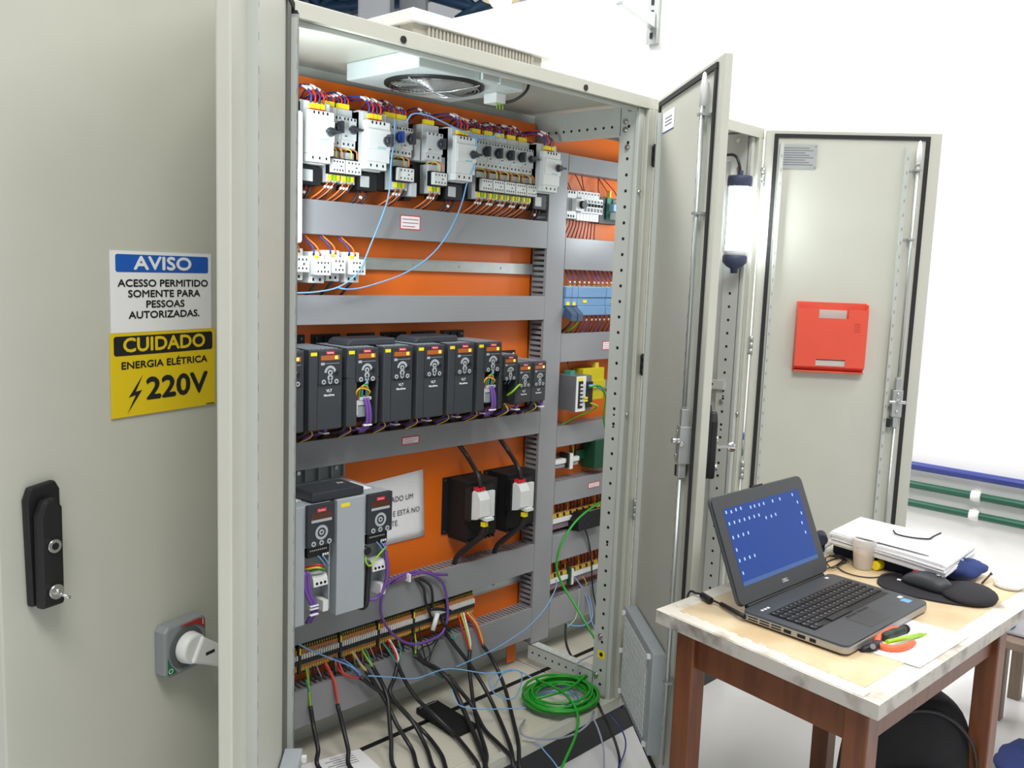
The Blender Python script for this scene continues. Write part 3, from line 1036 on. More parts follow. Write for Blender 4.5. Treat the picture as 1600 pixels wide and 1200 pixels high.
def keypad(parent, M, w, z0, z1, D, scale=1.0):
    """operator panel in front of a drive: tag, display, ring of buttons"""
    h = z1 - z0
    b = MB(M).box(-w / 2, w / 2, -D - .004, -D, z0, z1, ANTHR2)
    b.build('keypad', parent, bevel=.0015)
    k = parent.children[-1] if False else [c for c in parent.children if c.name.startswith('keypad')][-1]
    F = lambda x, z: M @ frame((x, -D - .0042, z), (1, 0, 0), (0, 0, 1), (0, -1, 0))
    y = -D - .004
    b = MB(M).box(-.013 * scale, .013 * scale, y - .0008, y, z1 - .009 * scale, z1 - .0005, REDTAG)
    b.text('Danfoss', .0062 * scale, PAPER, frame((0, y - .0009, z1 - .0047 * scale), (1, 0, 0), (0, 0, 1), (0, -1, 0)), bold=.0001, depth=.0001)
    b.build('red_tag', k)
    b = MB(M).box(-.029 * scale, .029 * scale, y - .0005, y, z1 - .024 * scale, z1 - .0115 * scale, AMBER)
    b.build('display', k)
    MB(M).box(.015 * scale, .023 * scale, y - .0009, y - .0005, z1 - .0215 * scale, z1 - .0135 * scale, AMBERD).build('lit_digit', k)
    b = MB(M).box(-.029 * scale, -.018 * scale, y - .001, y, z1 - .037 * scale, z1 - .030 * scale, BTN)
    b.box(-.016 * scale, .029 * scale, y - .0005, y, z1 - .0335 * scale, z1 - .0325 * scale, BTN)
    b.build('menu_key', k)
    zc = z0 + h * .36
    b = MB(M)
    n = 14
    o = [(.0185 * scale * math.cos(math.pi * i / n), .0185 * scale * math.sin(math.pi * i / n)) for i in range(n + 1)]
    q = [(.0115 * scale * math.cos(math.pi * i / n), .0115 * scale * math.sin(math.pi * i / n)) for i in range(n, -1, -1)]
    v = [(x, y - .001, zc + z) for x, z in o + q]
    m = len(o)
    b.add(v, [(i, i + 1, 2 * m - 2 - i, 2 * m - 1 - i) for i in range(m - 1)], BTN)
    b.build('arc_key', k)
    for x, z, rr, mm in ((0, zc, .0075, BTN), (0, zc - .014 * scale, .0085, BTN), (-.020 * scale, z0 + .0075 * scale, .0065, BTN), (0, z0 + .0075 * scale, .006, BTN), (.020 * scale, z0 + .0075 * scale, .0065, BTN)):
        b = MB(M).cyl((x, y, z), (x, y - .0012, z), rr * scale, mm, 14)
        b.cyl((x, y - .0012, z), (x, y - .0014, z), rr * .45 * scale, ANTHR2, 8)
        b.build('key_button', k)
    MB(M).cyl((.020 * scale, y, zc - .001), (.020 * scale, y - .002, zc - .001), .006 * scale, BLACK, 12).build('dial_knob', k)
    return k


def make_drive(x, z, W, H, D, label, group, open_=False, yellow=True, small=False):
    r = thing('frequency_drive', label, 'drive', (x, PY, z), group)
    M = at(x, z)
    w2 = W / 2
    b = MB(M)
    zt = H
    b.box(-w2, w2, -D + .035, 0, .004, zt - .004, ANTHR)
    if not open_:
        b.box(-w2, w2, -D, -D + .035, 0, zt, ANTHR)
    else:
        zk_ = H * .62
        b.box(-w2, w2, -D, -D + .035, zk_, zt, ANTHR)
        b.box(-w2, -w2 + (.034 if not small else .006), -D, -D + .035, 0, zk_, ANTHR)
        b.box(w2 - .006, w2, -D, -D + .035, 0, zk_, ANTHR)
    b.build('housing', r, bevel=.0025)
    b = MB(M).box(-w2 + .004, w2 - .004, -.006, 0, zt - .004, zt + .024, BLACK)
    for dx in (-.03, 0, .03):
        if abs(dx) < w2 - .01:
            b.box(dx - .010, dx + .010, -.010, -.006, zt, zt + .018, BLACK)
    b.build('mounting_flange', r)
    b = MB(M)
    for dx in (-w2 + .016, w2 - .016):
        b.cyl((dx, -.006, zt + .013), (dx, -.010, zt + .013), .004, STEEL, 8)
    b.build('flange_screw', r)
    b = MB(M)
    n = 7
    for i in range(n):
        xx = -w2 + .010 + (W - .02) * i / (n - 1)
        b.box(xx - .0035, xx + .0035, -D + .012, -.02, zt, zt + .0012, DARKTOP)
    b.build('top_vent_slats', r)
    kw = W * .68 if not small else W * .86
    kh = .088 if not small else .077
    kx = (W - kw) / 2 - .006 if not small else 0.0
    MK = M @ Matrix.Translation((kx, 0, 0))
    keypad(r, MK, kw, zt - .005 - kh, zt - .004, D, 1.0 if not small else .84)
    if not open_:
        sc = 1.0 if not small else .85
        b = MB(M).text('VLT', .0105 * sc, PAPER, frame((kx, -D - .0003, zt - kh - .022 * sc), (1, 0, 0), (0, 0, 1), (0, -1, 0)), bold=.0003)
        b.text('MicroDrive', .0075 * sc, PAPER, frame((kx, -D - .0003, zt - kh - .034 * sc), (1, 0, 0), (0, 0, 1), (0, -1, 0)), bold=.0004, sx=.95)
        b.build('lettering', r)
        if not small:
            MB(M).box(-w2 + .026, -w2 + .0272, -D - .0004, -D, .004, zt - kh, BLACK).build('cover_seam', r)
    else:
        b = MB(M)
        zz = H * .62
        b.box(-w2 + .036 if not small else -w2 + .008, w2 - .008, -D + .032, -D + .034, .004, zz, BLACKM)
        b.build('terminal_bay', r)
        if not small:
            b = MB(M)
            b.box(-.006, .034, -D + .004, -D + .03, zz - .064, zz - .055, GREYP)
            b.box(-.016, .012, -D + .006, -D + .03, zz - .078, zz - .064, GREYP)
            b.box(-.0165, -.012, -D + .003, -D + .03, zz - .104, zz - .072, GREYP)
            b.build('shield_clamp', r, bevel=.001)
            b = MB(M).box(-.012, .016, -D + .008, -D + .03, zz - .110, zz - .080, MIDGREY)
            b.build('terminal_block', r)
            for i, (m_, dx) in enumerate(((YELW, -.014), (RED, -.010), (LIME, -.004), (GREENC, .002), (LBLUE, .006))):
                MB(M).tube(spline([(dx, -D + .01, zz - .058), (dx - .008, -D - .004, zz - .036 + i * .002), (dx + .006, -D - .006, zz - .028 + i * .004), (.024 - i * .003, -D - .002, zz - .04 + i * .003), (.020, -D + .012, zz - .056)], 4), .0022, m_, 5).build('control_wire', r)
            for dx in (.010, .020):
                MB(M).tube(spline([(dx, -D + .004, zz - .058), (dx + .003, -D - .004, zz - .09), (dx + .004, -D - .002, zz - .13), (dx - .004, -D + .02, zz - .155)], 5), .0048, PURPLE, 7).build('control_cable', r)
            MB(M).box(.002, .028, -D - .008, -D - .001, zz - .134, zz - .130, PAPER).build('cable_tie', r)
        else:
            for dx in (-.012, .004):
                MB(M).tube(spline([(dx, -D + .02, zz - .004), (dx + .004, -D + .004, zz - .02), (dx + .010, -D + .02, zz - .034)], 4), .0014, LBLUE, 5).build('control_wire', r)
            MB(M).tube(spline([(.002, -D + .01, zz - .07), (.008, -D - .008, zz - .056), (.024, -D - .014, zz - .04), (.042, -D - .010, zz - .034)], 5), .0034, LIME, 6).build('earth_wire', r)
    if yellow:
        MB(M).box(-w2 + .005, -w2 + .024, -D - .0006, -D, zt - .016, zt - .007, YELLOW).build('yellow_tag', r)
    return r


DZ, DW, DH, DD = 1.120, .104, .214, .180
GD = 'large dark drives in the middle row'
xd = [(.150, None)]
proto = make_drive(.269, DZ, DW, DH, DD, 'large dark drive, first complete one from the left of its row, cover closed', GD)
dup(proto, (.150 - .269, 0, 0), 'large dark drive cut off by the door jamb at left end of its row')
for xx, lab in ((.512, 'large dark drive with closed cover, directly right of the opened one near the left'),
                (.633, 'large dark drive with closed cover, middle of the three closed ones in the row centre'),
                (.754, 'large dark drive with closed cover, directly left of the opened one at the row\'s right')):
    dup(proto, (xx - .269, 0, 0), lab)
po = make_drive(.389, DZ, DW, DH, DD, 'large dark drive with cover removed and purple cables, second from the left', GD, open_=True)
dup(po, (.874 - .389, 0, 0), 'large dark drive with cover removed and purple cables, beside the small drives')
GS = 'small dark drives at the right end'
SW, SDp = .073, .150
make_drive(.996, 1.118, SW, .168, SDp, 'small dark drive with cover off and a green yellow wire', GS, open_=True, yellow=False, small=True)
ps = make_drive(1.067, 1.124, .070, .134, SDp, 'small closed dark drive, second from right end of its row', GS, yellow=False, small=True)
dup(ps, (1.139 - 1.067, 0, 0), 'small closed dark drive at the right end, beside the vertical duct')
# flat filter modules lying across the drive tops
for x, lab in ((.452, 'flat dark module lying across drive tops, left one of two'), (.694, 'flat dark module lying across drive tops, right one of two')):
    r = thing('filter_module', lab, 'module', (x, PY - .09, DZ + DH))
    M = Matrix.Translation((x, PY - .085, DZ + DH + .0015))
    MB(M).prism([(-.085, 0), (.085, 0), (.083, .018), (-.066, .018), (-.078, .012)], -.05, .045, ANTHR, axis='y').build('housing', r, bevel=.003)
    MB(M).box(-.06, .07, -.045, .04, .018, .0186, ANTHR2).build('lid', r)

# ---- cables under the drives
for i, x in enumerate((.235, .300, .360, .425, .480, .545, .600, .665, .725, .785, .845, .905, .985, 1.05, 1.12, 1.17)):
    m_, lab, nm = ((PURPLE, 'purple', 'control_cable') if i % 2 else (CABLE, 'black', 'motor_cable'))
    y0 = PY - .10
    r = MB().tube(spline([(x, y0 - .04, 1.125), (x - .005, y0 - .035, 1.105), (x - .012, y0 + .02, 1.088), (x - .02, PY - .045, 1.066)], 4), .0055 if m_ is PURPLE else .0065, m_, 7)
    if m_ is PURPLE:
        r.box(x - .012, x + .006, y0 - .046, y0 - .02, 1.100, 1.104, PAPER)
    else:
        r.tube(spline([(x + .012, y0 - .03, 1.125), (x + .02, y0 - .04, 1.10), (x + .006, y0, 1.075)], 4), .002, YELW, 5)
    tag(r.build(nm), 'short %s cable dropping from a drive into the duct below' % lab, 'cable', 'short %s cables under the drive row' % lab)

# ---- circuit breakers of the top row


def knob(parent, M, x, y, z, r=.0125, turned=False, m=ANTHR2, flat=False):
    b = MB(M).cyl((x, y, z), (x, y - .004, z), r * 1.05, mat('knob_ring', (96, 100, 106), .5), 18)
    if turned:
        b.cyl((x, y - .004, z), (x, y - .014, z), r * .8, m, 16)
        b.box(x - r * 1.4, x + r * 1.6, y - .022, y - .004, z - .003, z + .003, m)
    else:
        b.cyl((x, y - .004, z), (x, y - .018, z), r * .85, m, 16)
        b.box(x - .0035, x + .0035, y - .026, y - .004, z - r * 1.35, z + r * 1.35, m)
    return b.build('rotary_knob', parent)


def tags_on_top(parent, M, xs, y, z):
    for x in xs:
        b = MB(M).box(x - .006, x + .006, y - .006, y + .006, z, z + .013, YELLOW)
        b.box(x - .006, x + .006, y - .006, y + .006, z - .003, z, REDTAG)
        b.build('yellow_marker', parent)


def terminals(parent, M, x0, x1, n, y, z, nm='terminal_hole', r=.0035):
    b = MB(M)
    for i in range(n):
        x = x0 + (x1 - x0) * (i + .5) / n
        b.prism([(x - r * .7, z - r), (x + r * .7, z - r), (x + r * .7, z + r), (x - r * .7, z + r)], y - .0006, y + .001, BLACKM, axis='y')
    b.build(nm, parent)


def big_breaker(x, label, turned):
    D = .135
    r = thing('motor_circuit_breaker', label, 'circuit breaker', (x, PY, 1.735), 'large white motor breakers in the top row')
    M = at(x, 0)
    MB(M).box(-.043, .037, -.042, -.0, 1.762, 1.985, BLACK).build('busbar_adapter', r, bevel=.003)
    b = MB(M).box(-.040, .041, -D + .02, -.042, 1.818, 1.972, GREYP)
    b.box(-.040, .036, -D + .035, -.042, 1.815, 1.975, GREYP)
    b.build('base', r, bevel=.002)
    b = MB(M).box(-.040, .041, -D, -D + .02, 1.838, 1.948, WHITEP)
    b.box(-.038, .039, -D - .006, -D, 1.872, 1.925, WHITEP)
    b.build('front_cover', r, bevel=.0025)
    b = MB(M).box(-.040, .028, -D - .002, -D + .02, 1.8175, 1.838, WHITEP)
    b.build('lower_terminal_cover', r, bevel=.001)
    knob(r, M, .024, -D - .006, 1.897, .012, turned)
    b = MB(M).box(-.006, .022, -D - .0066, -D - .006, 1.8745, 1.8785, mat('teal_print', (150, 205, 210), .5))
    b.build('printed_mark', r)
    terminals(r, M, -.028, .026, 4, -D - .0001, 1.942)
    terminals(r, M, -.036, .026, 3, -D - .002, 1.828)
    tags_on_top(r, M, (-.018, -.004, .011), -D + .015, 1.953)
    b = MB(M).box(-.03, .035, -.085, -.042, 1.762, 1.812, BLACK)
    b.build('lower_contactor', r, bevel=.002)
    MB(M).box(-.022, .008, -.0865, -.085, 1.772, 1.802, GREYP).build('label_plate', r)
    return r


BBL = ((.277, 'large white motor breaker beside the tall white unit, leftmost of its kind', True),
       (.462, 'large white motor breaker with upright knob, second of its kind from left', False),
       (.788, 'large white motor breaker left of the row of five black knobs', True),
       (1.177, 'large white motor breaker at right end, in front of the vertical duct', True))
for x, lab, t in BBL:
    big_breaker(x, lab, t)


def small_breaker(x, label, turned, w=.050, kc=None, adapter=True, group='small grey motor breakers in the top row'):
    D = .108
    r = thing('motor_circuit_breaker', label, 'circuit breaker', (x, PY, 1.74), group)
    M = at(x, 0)
    h = w / 2
    MB(M).box(-h + .002, h - .002, -.042, 0, 1.772, 1.975, BLACK).build('busbar_adapter', r)
    b = MB(M).box(-h + .0005, h - .0005, -D + .022, -.042, 1.866, 1.972, GREYP)
    b.build('base', r, bevel=.0015)
    b = MB(M).box(-h + .0005, h - .0005, -D, -D + .022, 1.888, 1.948, GREYP)
    b.build('front_cover', r, bevel=.002)
    MB(M).box(-h + .001, h - .001, -D + .006, -D + .022, 1.868, 1.888, GREYP).build('lower_terminal_cover', r)
    knob(r, M, h - .014, -D, 1.917, .0115, turned, kc or ANTHR2)
    MB(M).box(-h + .009, -h + .016, -D - .0006, -D, 1.897, 1.900, INK).build('printed_mark', r)
    terminals(r, M, -h + .002, h - .002, 4, -D - .0001, 1.943, r=.003)
    terminals(r, M, -h + .002, h - .002, 3, -D + .0059, 1.878, r=.0032)
    tags_on_top(r, M, (-.015, -.003, .009), -D + .03, 1.973)
    return r


def contactor(x, label, w=.046, group='small white contactors under the breakers', D=.108):
    r = thing('contactor', label, 'contactor', (x, PY, 1.77), group)
    M = at(x, 0)
    h = w / 2
    b = MB(M).box(-h + .002, h - .002, -D + .028, -.042, 1.775, 1.86, GREYP)
    b.build('base', r, bevel=.0015)
    MB(M).box(-h + .001, h - .001, -D + .012, -D + .03, 1.797, 1.840, BLACK).build('frame_band', r)
    b = MB(M).box(-h + .001, h - .001, -D, -D + .014, 1.800, 1.836, WHITEP)
    b.build('front_block', r, bevel=.0015)
    terminals(r, M, -h + .004, h - .004, 4, -D - .0001, 1.829, r=.0024)
    terminals(r, M, -h + .004, h - .004, 4, -D - .0001, 1.807, r=.0024, nm='lower_terminal_hole')
    MB(M).box(.006, .011, -D - .0006, -D, 1.816, 1.8195, INK).build('printed_mark', r)
    b = MB(M)
    for i in range(3):
        xx = -h + .010 + i * .013
        b.box(xx - .004, xx + .004, -D + .02, -D + .034, 1.781, 1.795, YELLOW if i != 1 else LIME)
    b.build('yellow_marker', r)
    for i in range(2):
        xx = -.008 + i * .018
        MB(M).tube(spline([(xx - .018, -.07, 1.862), (xx - .010, -.088, 1.868), (xx + .004, -.098, 1.862), (xx + .008, -.096, 1.842)], 5), .0022, (YELW, ORW)[i], 5).build('link_wire', r)
    return r


SBL = [(.338, 'small grey breaker with upright knob, right beside the leftmost large breaker', False, .046, None),
       (.386, 'small grey breaker with turned knob, second right of the leftmost large breaker', True, .048, None),
       (.545, 'small grey breaker with a blue knob behind the hanging light blue wire', False, .040, mat('blue_knob', (40, 76, 160), .45)),
       (.586, 'small grey breaker with black knob, right of the hanging light blue wire', False, .042, None),
       (.690, 'small grey breaker standing alone between two dark gaps', False, .064, None)]
for x, lab, t, w, kc in SBL:
    small_breaker(x, lab, t, w, kc)
W5 = .0525
names5 = ('first', 'second', 'third', 'fourth', 'last')
for i in range(5):
    small_breaker(.880 + W5 * i, 'small grey breaker, %s from the left in the joined row of five' % names5[i], i == 4, W5, None, group='joined row of five small breakers')
for x, lab, w in ((.352, 'small white contactor under the breakers at left, left one of the pair', .044), (.402, 'small white contactor under the breakers at left, right one of the pair', .052),
                  (.585, 'small white contactor below the blue knob breaker', .060), (.715, 'small white contactor below the lone small breaker', .055)):
    contactor(x, lab, w)
for i in range(5):
    contactor(.909 + .0515 * i, 'small white contactor, %s from the left in the row under five knobs' % names5[i], .048, 'row of five small contactors')
# auxiliary blocks beside some breakers
for x, z0, z1, lab in ((.435, 1.82, 1.875, 'pale grey auxiliary block right of the paired small breakers'), (.630, 1.76, 1.80, 'pale grey auxiliary block low between the contactors, left of the lone one'),
                       (.640, 1.865, 1.925, 'pale grey auxiliary block left of the lone small breaker'), (.742, 1.84, 1.885, 'pale grey auxiliary block right of the lone small breaker'), (1.140, 1.815, 1.87, 'pale grey auxiliary block at right end of the row of five')):
    r = thing('auxiliary_block', lab, 'switch block', (x, PY, z0))
    MB(at(x, 0)).box(-.011, .011, -.088, -.0, z0, z1, GREYP).build('housing', r, bevel=.0015)
    MB(at(x, 0)).box(-.013, .013, -.06, 0, z0 - .01, z0, BLACK).build('clip', r)

# tall white unit at far left
tu = thing('soft_starter', 'tall white unit with a dark window at far left of the top row', 'device', (.12, PY, 1.606))
M = at(.128, 0)
MB(M).box(-.06, .062, -.19, 0, 1.606, 1.93, WHITEP).build('housing', tu, bevel=.008, seg=3)
MB(M).box(.010, .032, -.192, -.19, 1.79, 1.86, BLACK).build('window', tu)
MB(M).box(-.05, .05, -.17, -.02, 1.93, 1.985, ANTHR).build('top_terminal', tu, bevel=.003)
MB(M).box(.005, .045, -.1912, -.19, 1.870, 1.885, YELLOW).build('yellow_tag', tu)
MB(M).box(.012, .034, -.1912, -.19, 1.700, 1.716, YELLOW).build('yellow_tag', tu)
MB(M).cyl((.022, -.19, 1.905), (.022, -.20, 1.905), .011, GREYP, 16).build('button', tu)
MB(M).box(-.05, .05, -.12, 0, 1.545, 1.606, BLACK).build('lower_terminal', tu)

# short wires over the breakers
wc = 0


def top_wire(x, y, z, dx, rise, m, gname, lab):
    p = [(x, y, z), (x - .002, y - .004, z + rise * .5), (x - .006 + dx * .3, y + .02, z + rise), (x - .014 + dx, PY - .03, z + rise * .9), (x - .02 + dx, PY - .012, z + .01)]
    pts = spline(p, 4)
    r = thing('breaker_wire', lab, 'wire', p[0], gname)
    MB().tube(pts, .0026, m, 5).build('wire', r)
    i = 6
    MB().tube([pts[i], pts[i + 1], pts[i + 2]], .0036, PAPER, 6).build('marker_sleeve', r)
    return r


LB = {0: ('short red wire arching over the top of the breakers', 'short red wires over the breakers', RED), 1: ('short blue wire arching over the top of the breakers', 'short blue wires over the breakers', DBLUE),
      2: ('short dark violet wire arching over the top of the breakers', 'short violet wires over the breakers', mat('violet_wire', (70, 44, 104), .45))}
for x, lab, t in BBL:
    for i in range(4):
        l = LB[(1, 0, 2, 0)[i]]
        top_wire(x - .022 + i * .013, PY - .118, 1.966, -.02 - i * .004, .038 + .012 * random.random(), l[2], l[1], l[0])
for x in [s[0] for s in SBL] + [.880 + W5 * i for i in range(5)]:
    for i in range(4):
        l = LB[(2, 0, 1, 0)[i]]
        top_wire(x - .018 + i * .0105, PY - .078, 1.984, -.018 + .012 * random.random(), .018 + .018 * random.random(), l[2], l[1], l[0])
for x in (.09, .12, .15, .175):
    l = LB[random.choice((0, 1, 2))]
    top_wire(x, PY - .08, 1.985, .0, .03, l[2], l[1], l[0])
# wires dropping from the contactors into the topmost duct
LW = {0: ('orange wire dropping from a contactor into the topmost duct', 'orange wires into the topmost duct', ORW), 1: ('dark red wire dropping from the breaker row into the topmost duct', 'dark red wires into the topmost duct', MAROON),
      2: ('black wire dropping from the breaker row into the topmost duct', 'black wires into the topmost duct', CABLE)}


def drop_wire(x, y, z, dx, k, rr=.0024):
    lab, g, m = LW[k]
    r = thing('duct_wire', lab, 'wire', (x, y, z), g)
    pts = spline([(x, y, z), (x - .004, y - .006, z - .012), (x + dx * .5, y + .004, z - .035), (x + dx, DY + .03, R1[1] - .006)], 4)
    MB().tube(pts, rr, m, 5).build('wire', r)
    if k != 2:
        MB().tube([pts[5], pts[6]], rr + .0012, PAPER, 6).build('marker_sleeve', r)


for x in (.352, .402, .585, .715) + tuple(.909 + .0515 * i for i in range(5)):
    for i, k in enumerate((0, 1, 0, 2)):
        drop_wire(x - .014 + i * .010, PY - .075, 1.782, -.045 + .008 * random.random(), k)
for x, lab, t in BBL:
    for i, k in enumerate((2, 1, 2)):
        drop_wire(x - .02 + i * .016, PY - .07, 1.764, -.03, k, .004)

# ---- relays low on the empty rail
rz = 1.53
for i, (x, z, lab) in enumerate(((.241, 1.533, 'small white relay at left end of the empty rail, cut by the jamb'), (.305, 1.526, 'small white relay on the empty rail, second from the left'),
                                 (.357, 1.532, 'small white relay on the empty rail, third from the left'), (.420, 1.529, 'small white relay on the empty rail, rightmost, beside bare rail'))):
    r = thing('relay', lab, 'relay', (x, PY, z), 'white relays on the empty rail')
    M = at(x, z)
    w = .025 if i % 2 else .021
    b = MB(M).box(-w - .004, w - .004, -.085, -.010, -.022, .062, WHITEP)
    b.build('base', r, bevel=.002)
    MB(M).box(-w, w, -.110, -.085, 0, .043, WHITEP).build('front_block', r, bevel=.0015)
    for q, zz in enumerate((.033, .010)):
        terminals(r, M, -w + .004, w - .004, 4 if i % 2 else 3, -.1101, zz, r=.0026, nm='terminal_hole' if q == 0 else 'lower_terminal_hole')
    terminals(r, M, -w, w - .008, 2, -.0851, .055, nm='upper_terminal_hole', r=.004)
    terminals(r, M, -w, w - .008, 2, -.0851, -.012, nm='base_terminal_hole', r=.004)
    MB(M).box(.002, .006, -.111, -.110, .019, .024, BLACK).build('test_button', r)
    MB(M).box(-.012, -.002, -.092, -.085, .045, .052, YELLOW).build('yellow_marker', r)
    for j, (m_, nm) in enumerate(((DBLUE, 'coil_wire'), (ORW, 'coil_wire'))):
        MB(M).tube(spline([(-.012 + j * .018, -.085, .054), (-.016 + j * .014, -.082, .075), (-.03 + j * .012, -.06, .098), (-.034 + j * .012, -.05, .112)], 4), .0024, m_, 5).build(nm, r)
    MB(M).tube(spline([(.0, -.08, -.02), (-.006, -.075, -.03), (-.014, -.06, -.05), (-.016, -.045, -.062)], 4), .004, CABLE, 5).build('outgoing_wire', r)

# ---- two big grey inverters at lower left
def inverter(xr, label):
    """xr = right edge"""
    W, D, Z0, Z1 = .177, .238, .622, .940
    r = thing('inverter', label, 'inverter', (xr - W / 2, PY, Z0), 'big grey inverters at lower left')
    M = at(xr - W / 2, 0)
    w2 = W / 2
    b = MB(M)
    b.box(-w2, w2, -D + .05, 0, Z0 + .03, Z1 - .004, VFDGREY)
    b.box(-w2, -w2 + .092, -D, -D + .05, Z0, Z1, VFDGREY)
    b.box(-w2 + .092, w2, -D + .002, -D + .05, Z0 + .205, Z1 - .001, VFDGREY)
    b.box(w2 - .004, w2, -D + .01, -D + .05, Z0 + .02, Z0 + .205, VFDGREY)
    b.build('housing', r, bevel=.003)
    b = MB(M).box(-w2, w2, -.008, 0, Z1 - .005, Z1 + .042, MIDGREY)
    for i in range(5):
        xx = -w2 + W * (i / 4)
        b.box(min(max(xx - .002, -w2), w2 - .004), min(max(xx + .002, -w2 + .004), w2), -.022, -.008, Z1, Z1 + .04, MIDGREY)
    b.build('heatsink_flange', r)
    for dx in (-.062, .066):
        MB(M).cyl((dx, -.008, Z1 + .026), (dx, -.013, Z1 + .026), .006, STEEL, 8).build('flange_screw', r)
    b = MB(M)
    for i in range(12):
        xx = -w2 + .02 + i * .0125
        b.box(xx, xx + .006, -.19, -.09, Z1 - .004, Z1 - .0025, MIDGREY)
    b.build('top_vent_slats', r)
    MB(M).box(-w2 + .012, -w2 + .040, -D - .0006, -D, Z1 - .022, Z1 - .012, YELLOW).build('yellow_tag', r)
    MB(M).box(-.0, .07, -D + .06, -D + .16, Z1 - .004, Z1 - .0022, PAPER).build('rating_label', r)
    # operator panel
    kx, kw, kz0, kz1 = w2 - .043, .082, Z1 - .110, Z1 + .001
    b = MB(M).box(kx - kw / 2, kx + kw / 2, -D - .012, -D + .002, kz0, kz1, ANTHR2)
    b.build('keypad', r, bevel=.002)
    k = [c_ for c_ in r.children if c_.name.startswith('keypad')][-1]
    y = -D - .012
    b = MB(M).box(kx - .014, kx + .014, y - .0008, y, kz1 - .020, kz1 - .010, REDTAG)
    b.text('Danfoss', .0066, PAPER, frame((kx, y - .0009, kz1 - .015), (1, 0, 0), (0, 0, 1), (0, -1, 0)), depth=.0001)
    b.build('red_tag', k)
    MB(M).box(kx - .031, kx + .031, y - .0005, y, kz1 - .037, kz1 - .022, mat('unlit_display', (86, 52, 34), .25)).build('display', k)
    b = MB(M).box(kx - .031, kx + .031, y - .0008, y, kz1 - .046, kz1 - .039, BTN)
    b.build('status_strip', k)
    zc = kz0 + .037
    b = MB(M)
    n = 24
    o = [(.0195 * math.cos(2 * math.pi * i / n), .0195 * math.sin(2 * math.pi * i / n)) for i in range(n)]
    q = [(.0125 * math.cos(2 * math.pi * i / n), .0125 * math.sin(2 * math.pi * i / n)) for i in range(n)]
    b.add([(kx + a, y - .001, zc + c_) for a, c_ in o + q], [(i, (i + 1) % n, n + (i + 1) % n, n + i) for i in range(n)], BTN)
    b.build('ring_key', k)
    for dx, z, rr in ((0, zc, .0075), (-.024, kz0 + .009, .007), (0, kz0 + .009, .007), (.024, kz0 + .009, .007)):
        b = MB(M).cyl((kx + dx, y, z), (kx + dx, y - .0012, z), rr, BTN, 14).cyl((kx + dx, y - .0012, z), (kx + dx, y - .0014, z), rr * .45, ANTHR2, 8)
        b.build('key_button', k)
    # connection bay below the panel
    b = MB(M).box(w2 - .084, w2 - .004, -D + .046, -D + .0495, Z0 + .02, Z0 + .206, MIDGREY)
    b.build('terminal_bay', r)
    b = MB(M).box(kx - .032, kx + .036, -D + .004, -D + .046, kz0 - .032, kz0 - .004, BLACK)
    for i in range(9):
        b.box(kx - .024 + i * .006, kx - .021 + i * .006, -D + .0032, -D + .004, kz0 - .016, kz0 - .012, WHITEP)
    b.box(kx + .010, kx + .034, -D + .002, -D + .01, kz0 - .034, kz0 - .024, BLACK)
    for i in range(3):
        b.box(kx + .013 + i * .007, kx + .018 + i * .007, -D + .0012, -D + .002, kz0 - .032, kz0 - .026, WHITEP)
    b.build('control_terminal', r)
    b = MB(M).box(kx - .012, kx + .032, -D + .010, -D + .046, Z0 + .094, Z0 + .122, WHITEP)
    b.prism([(-D + .002, Z0 + .094), (-D + .012, Z0 + .094), (-D + .012, Z0 + .122), (-D + .006, Z0 + .114)], kx - .012, kx + .032, WHITEP, axis='x')
    for i in range(3):
        b.cyl((kx - .002 + i * .0125, -D + .0045, Z0 + .102), (kx - .002 + i * .0125, -D + .0015, Z0 + .102), .0036, BLACKM, 8)
    b.build('power_terminal', r)
    b = MB(M).box(kx + .018, kx + .034, -D + .004, -D + .046, Z0 + .02, Z0 + .05, WHITEP)
    b.build('shield_bracket', r)
    return r, kx + xr - W / 2, -D + PY, Z0


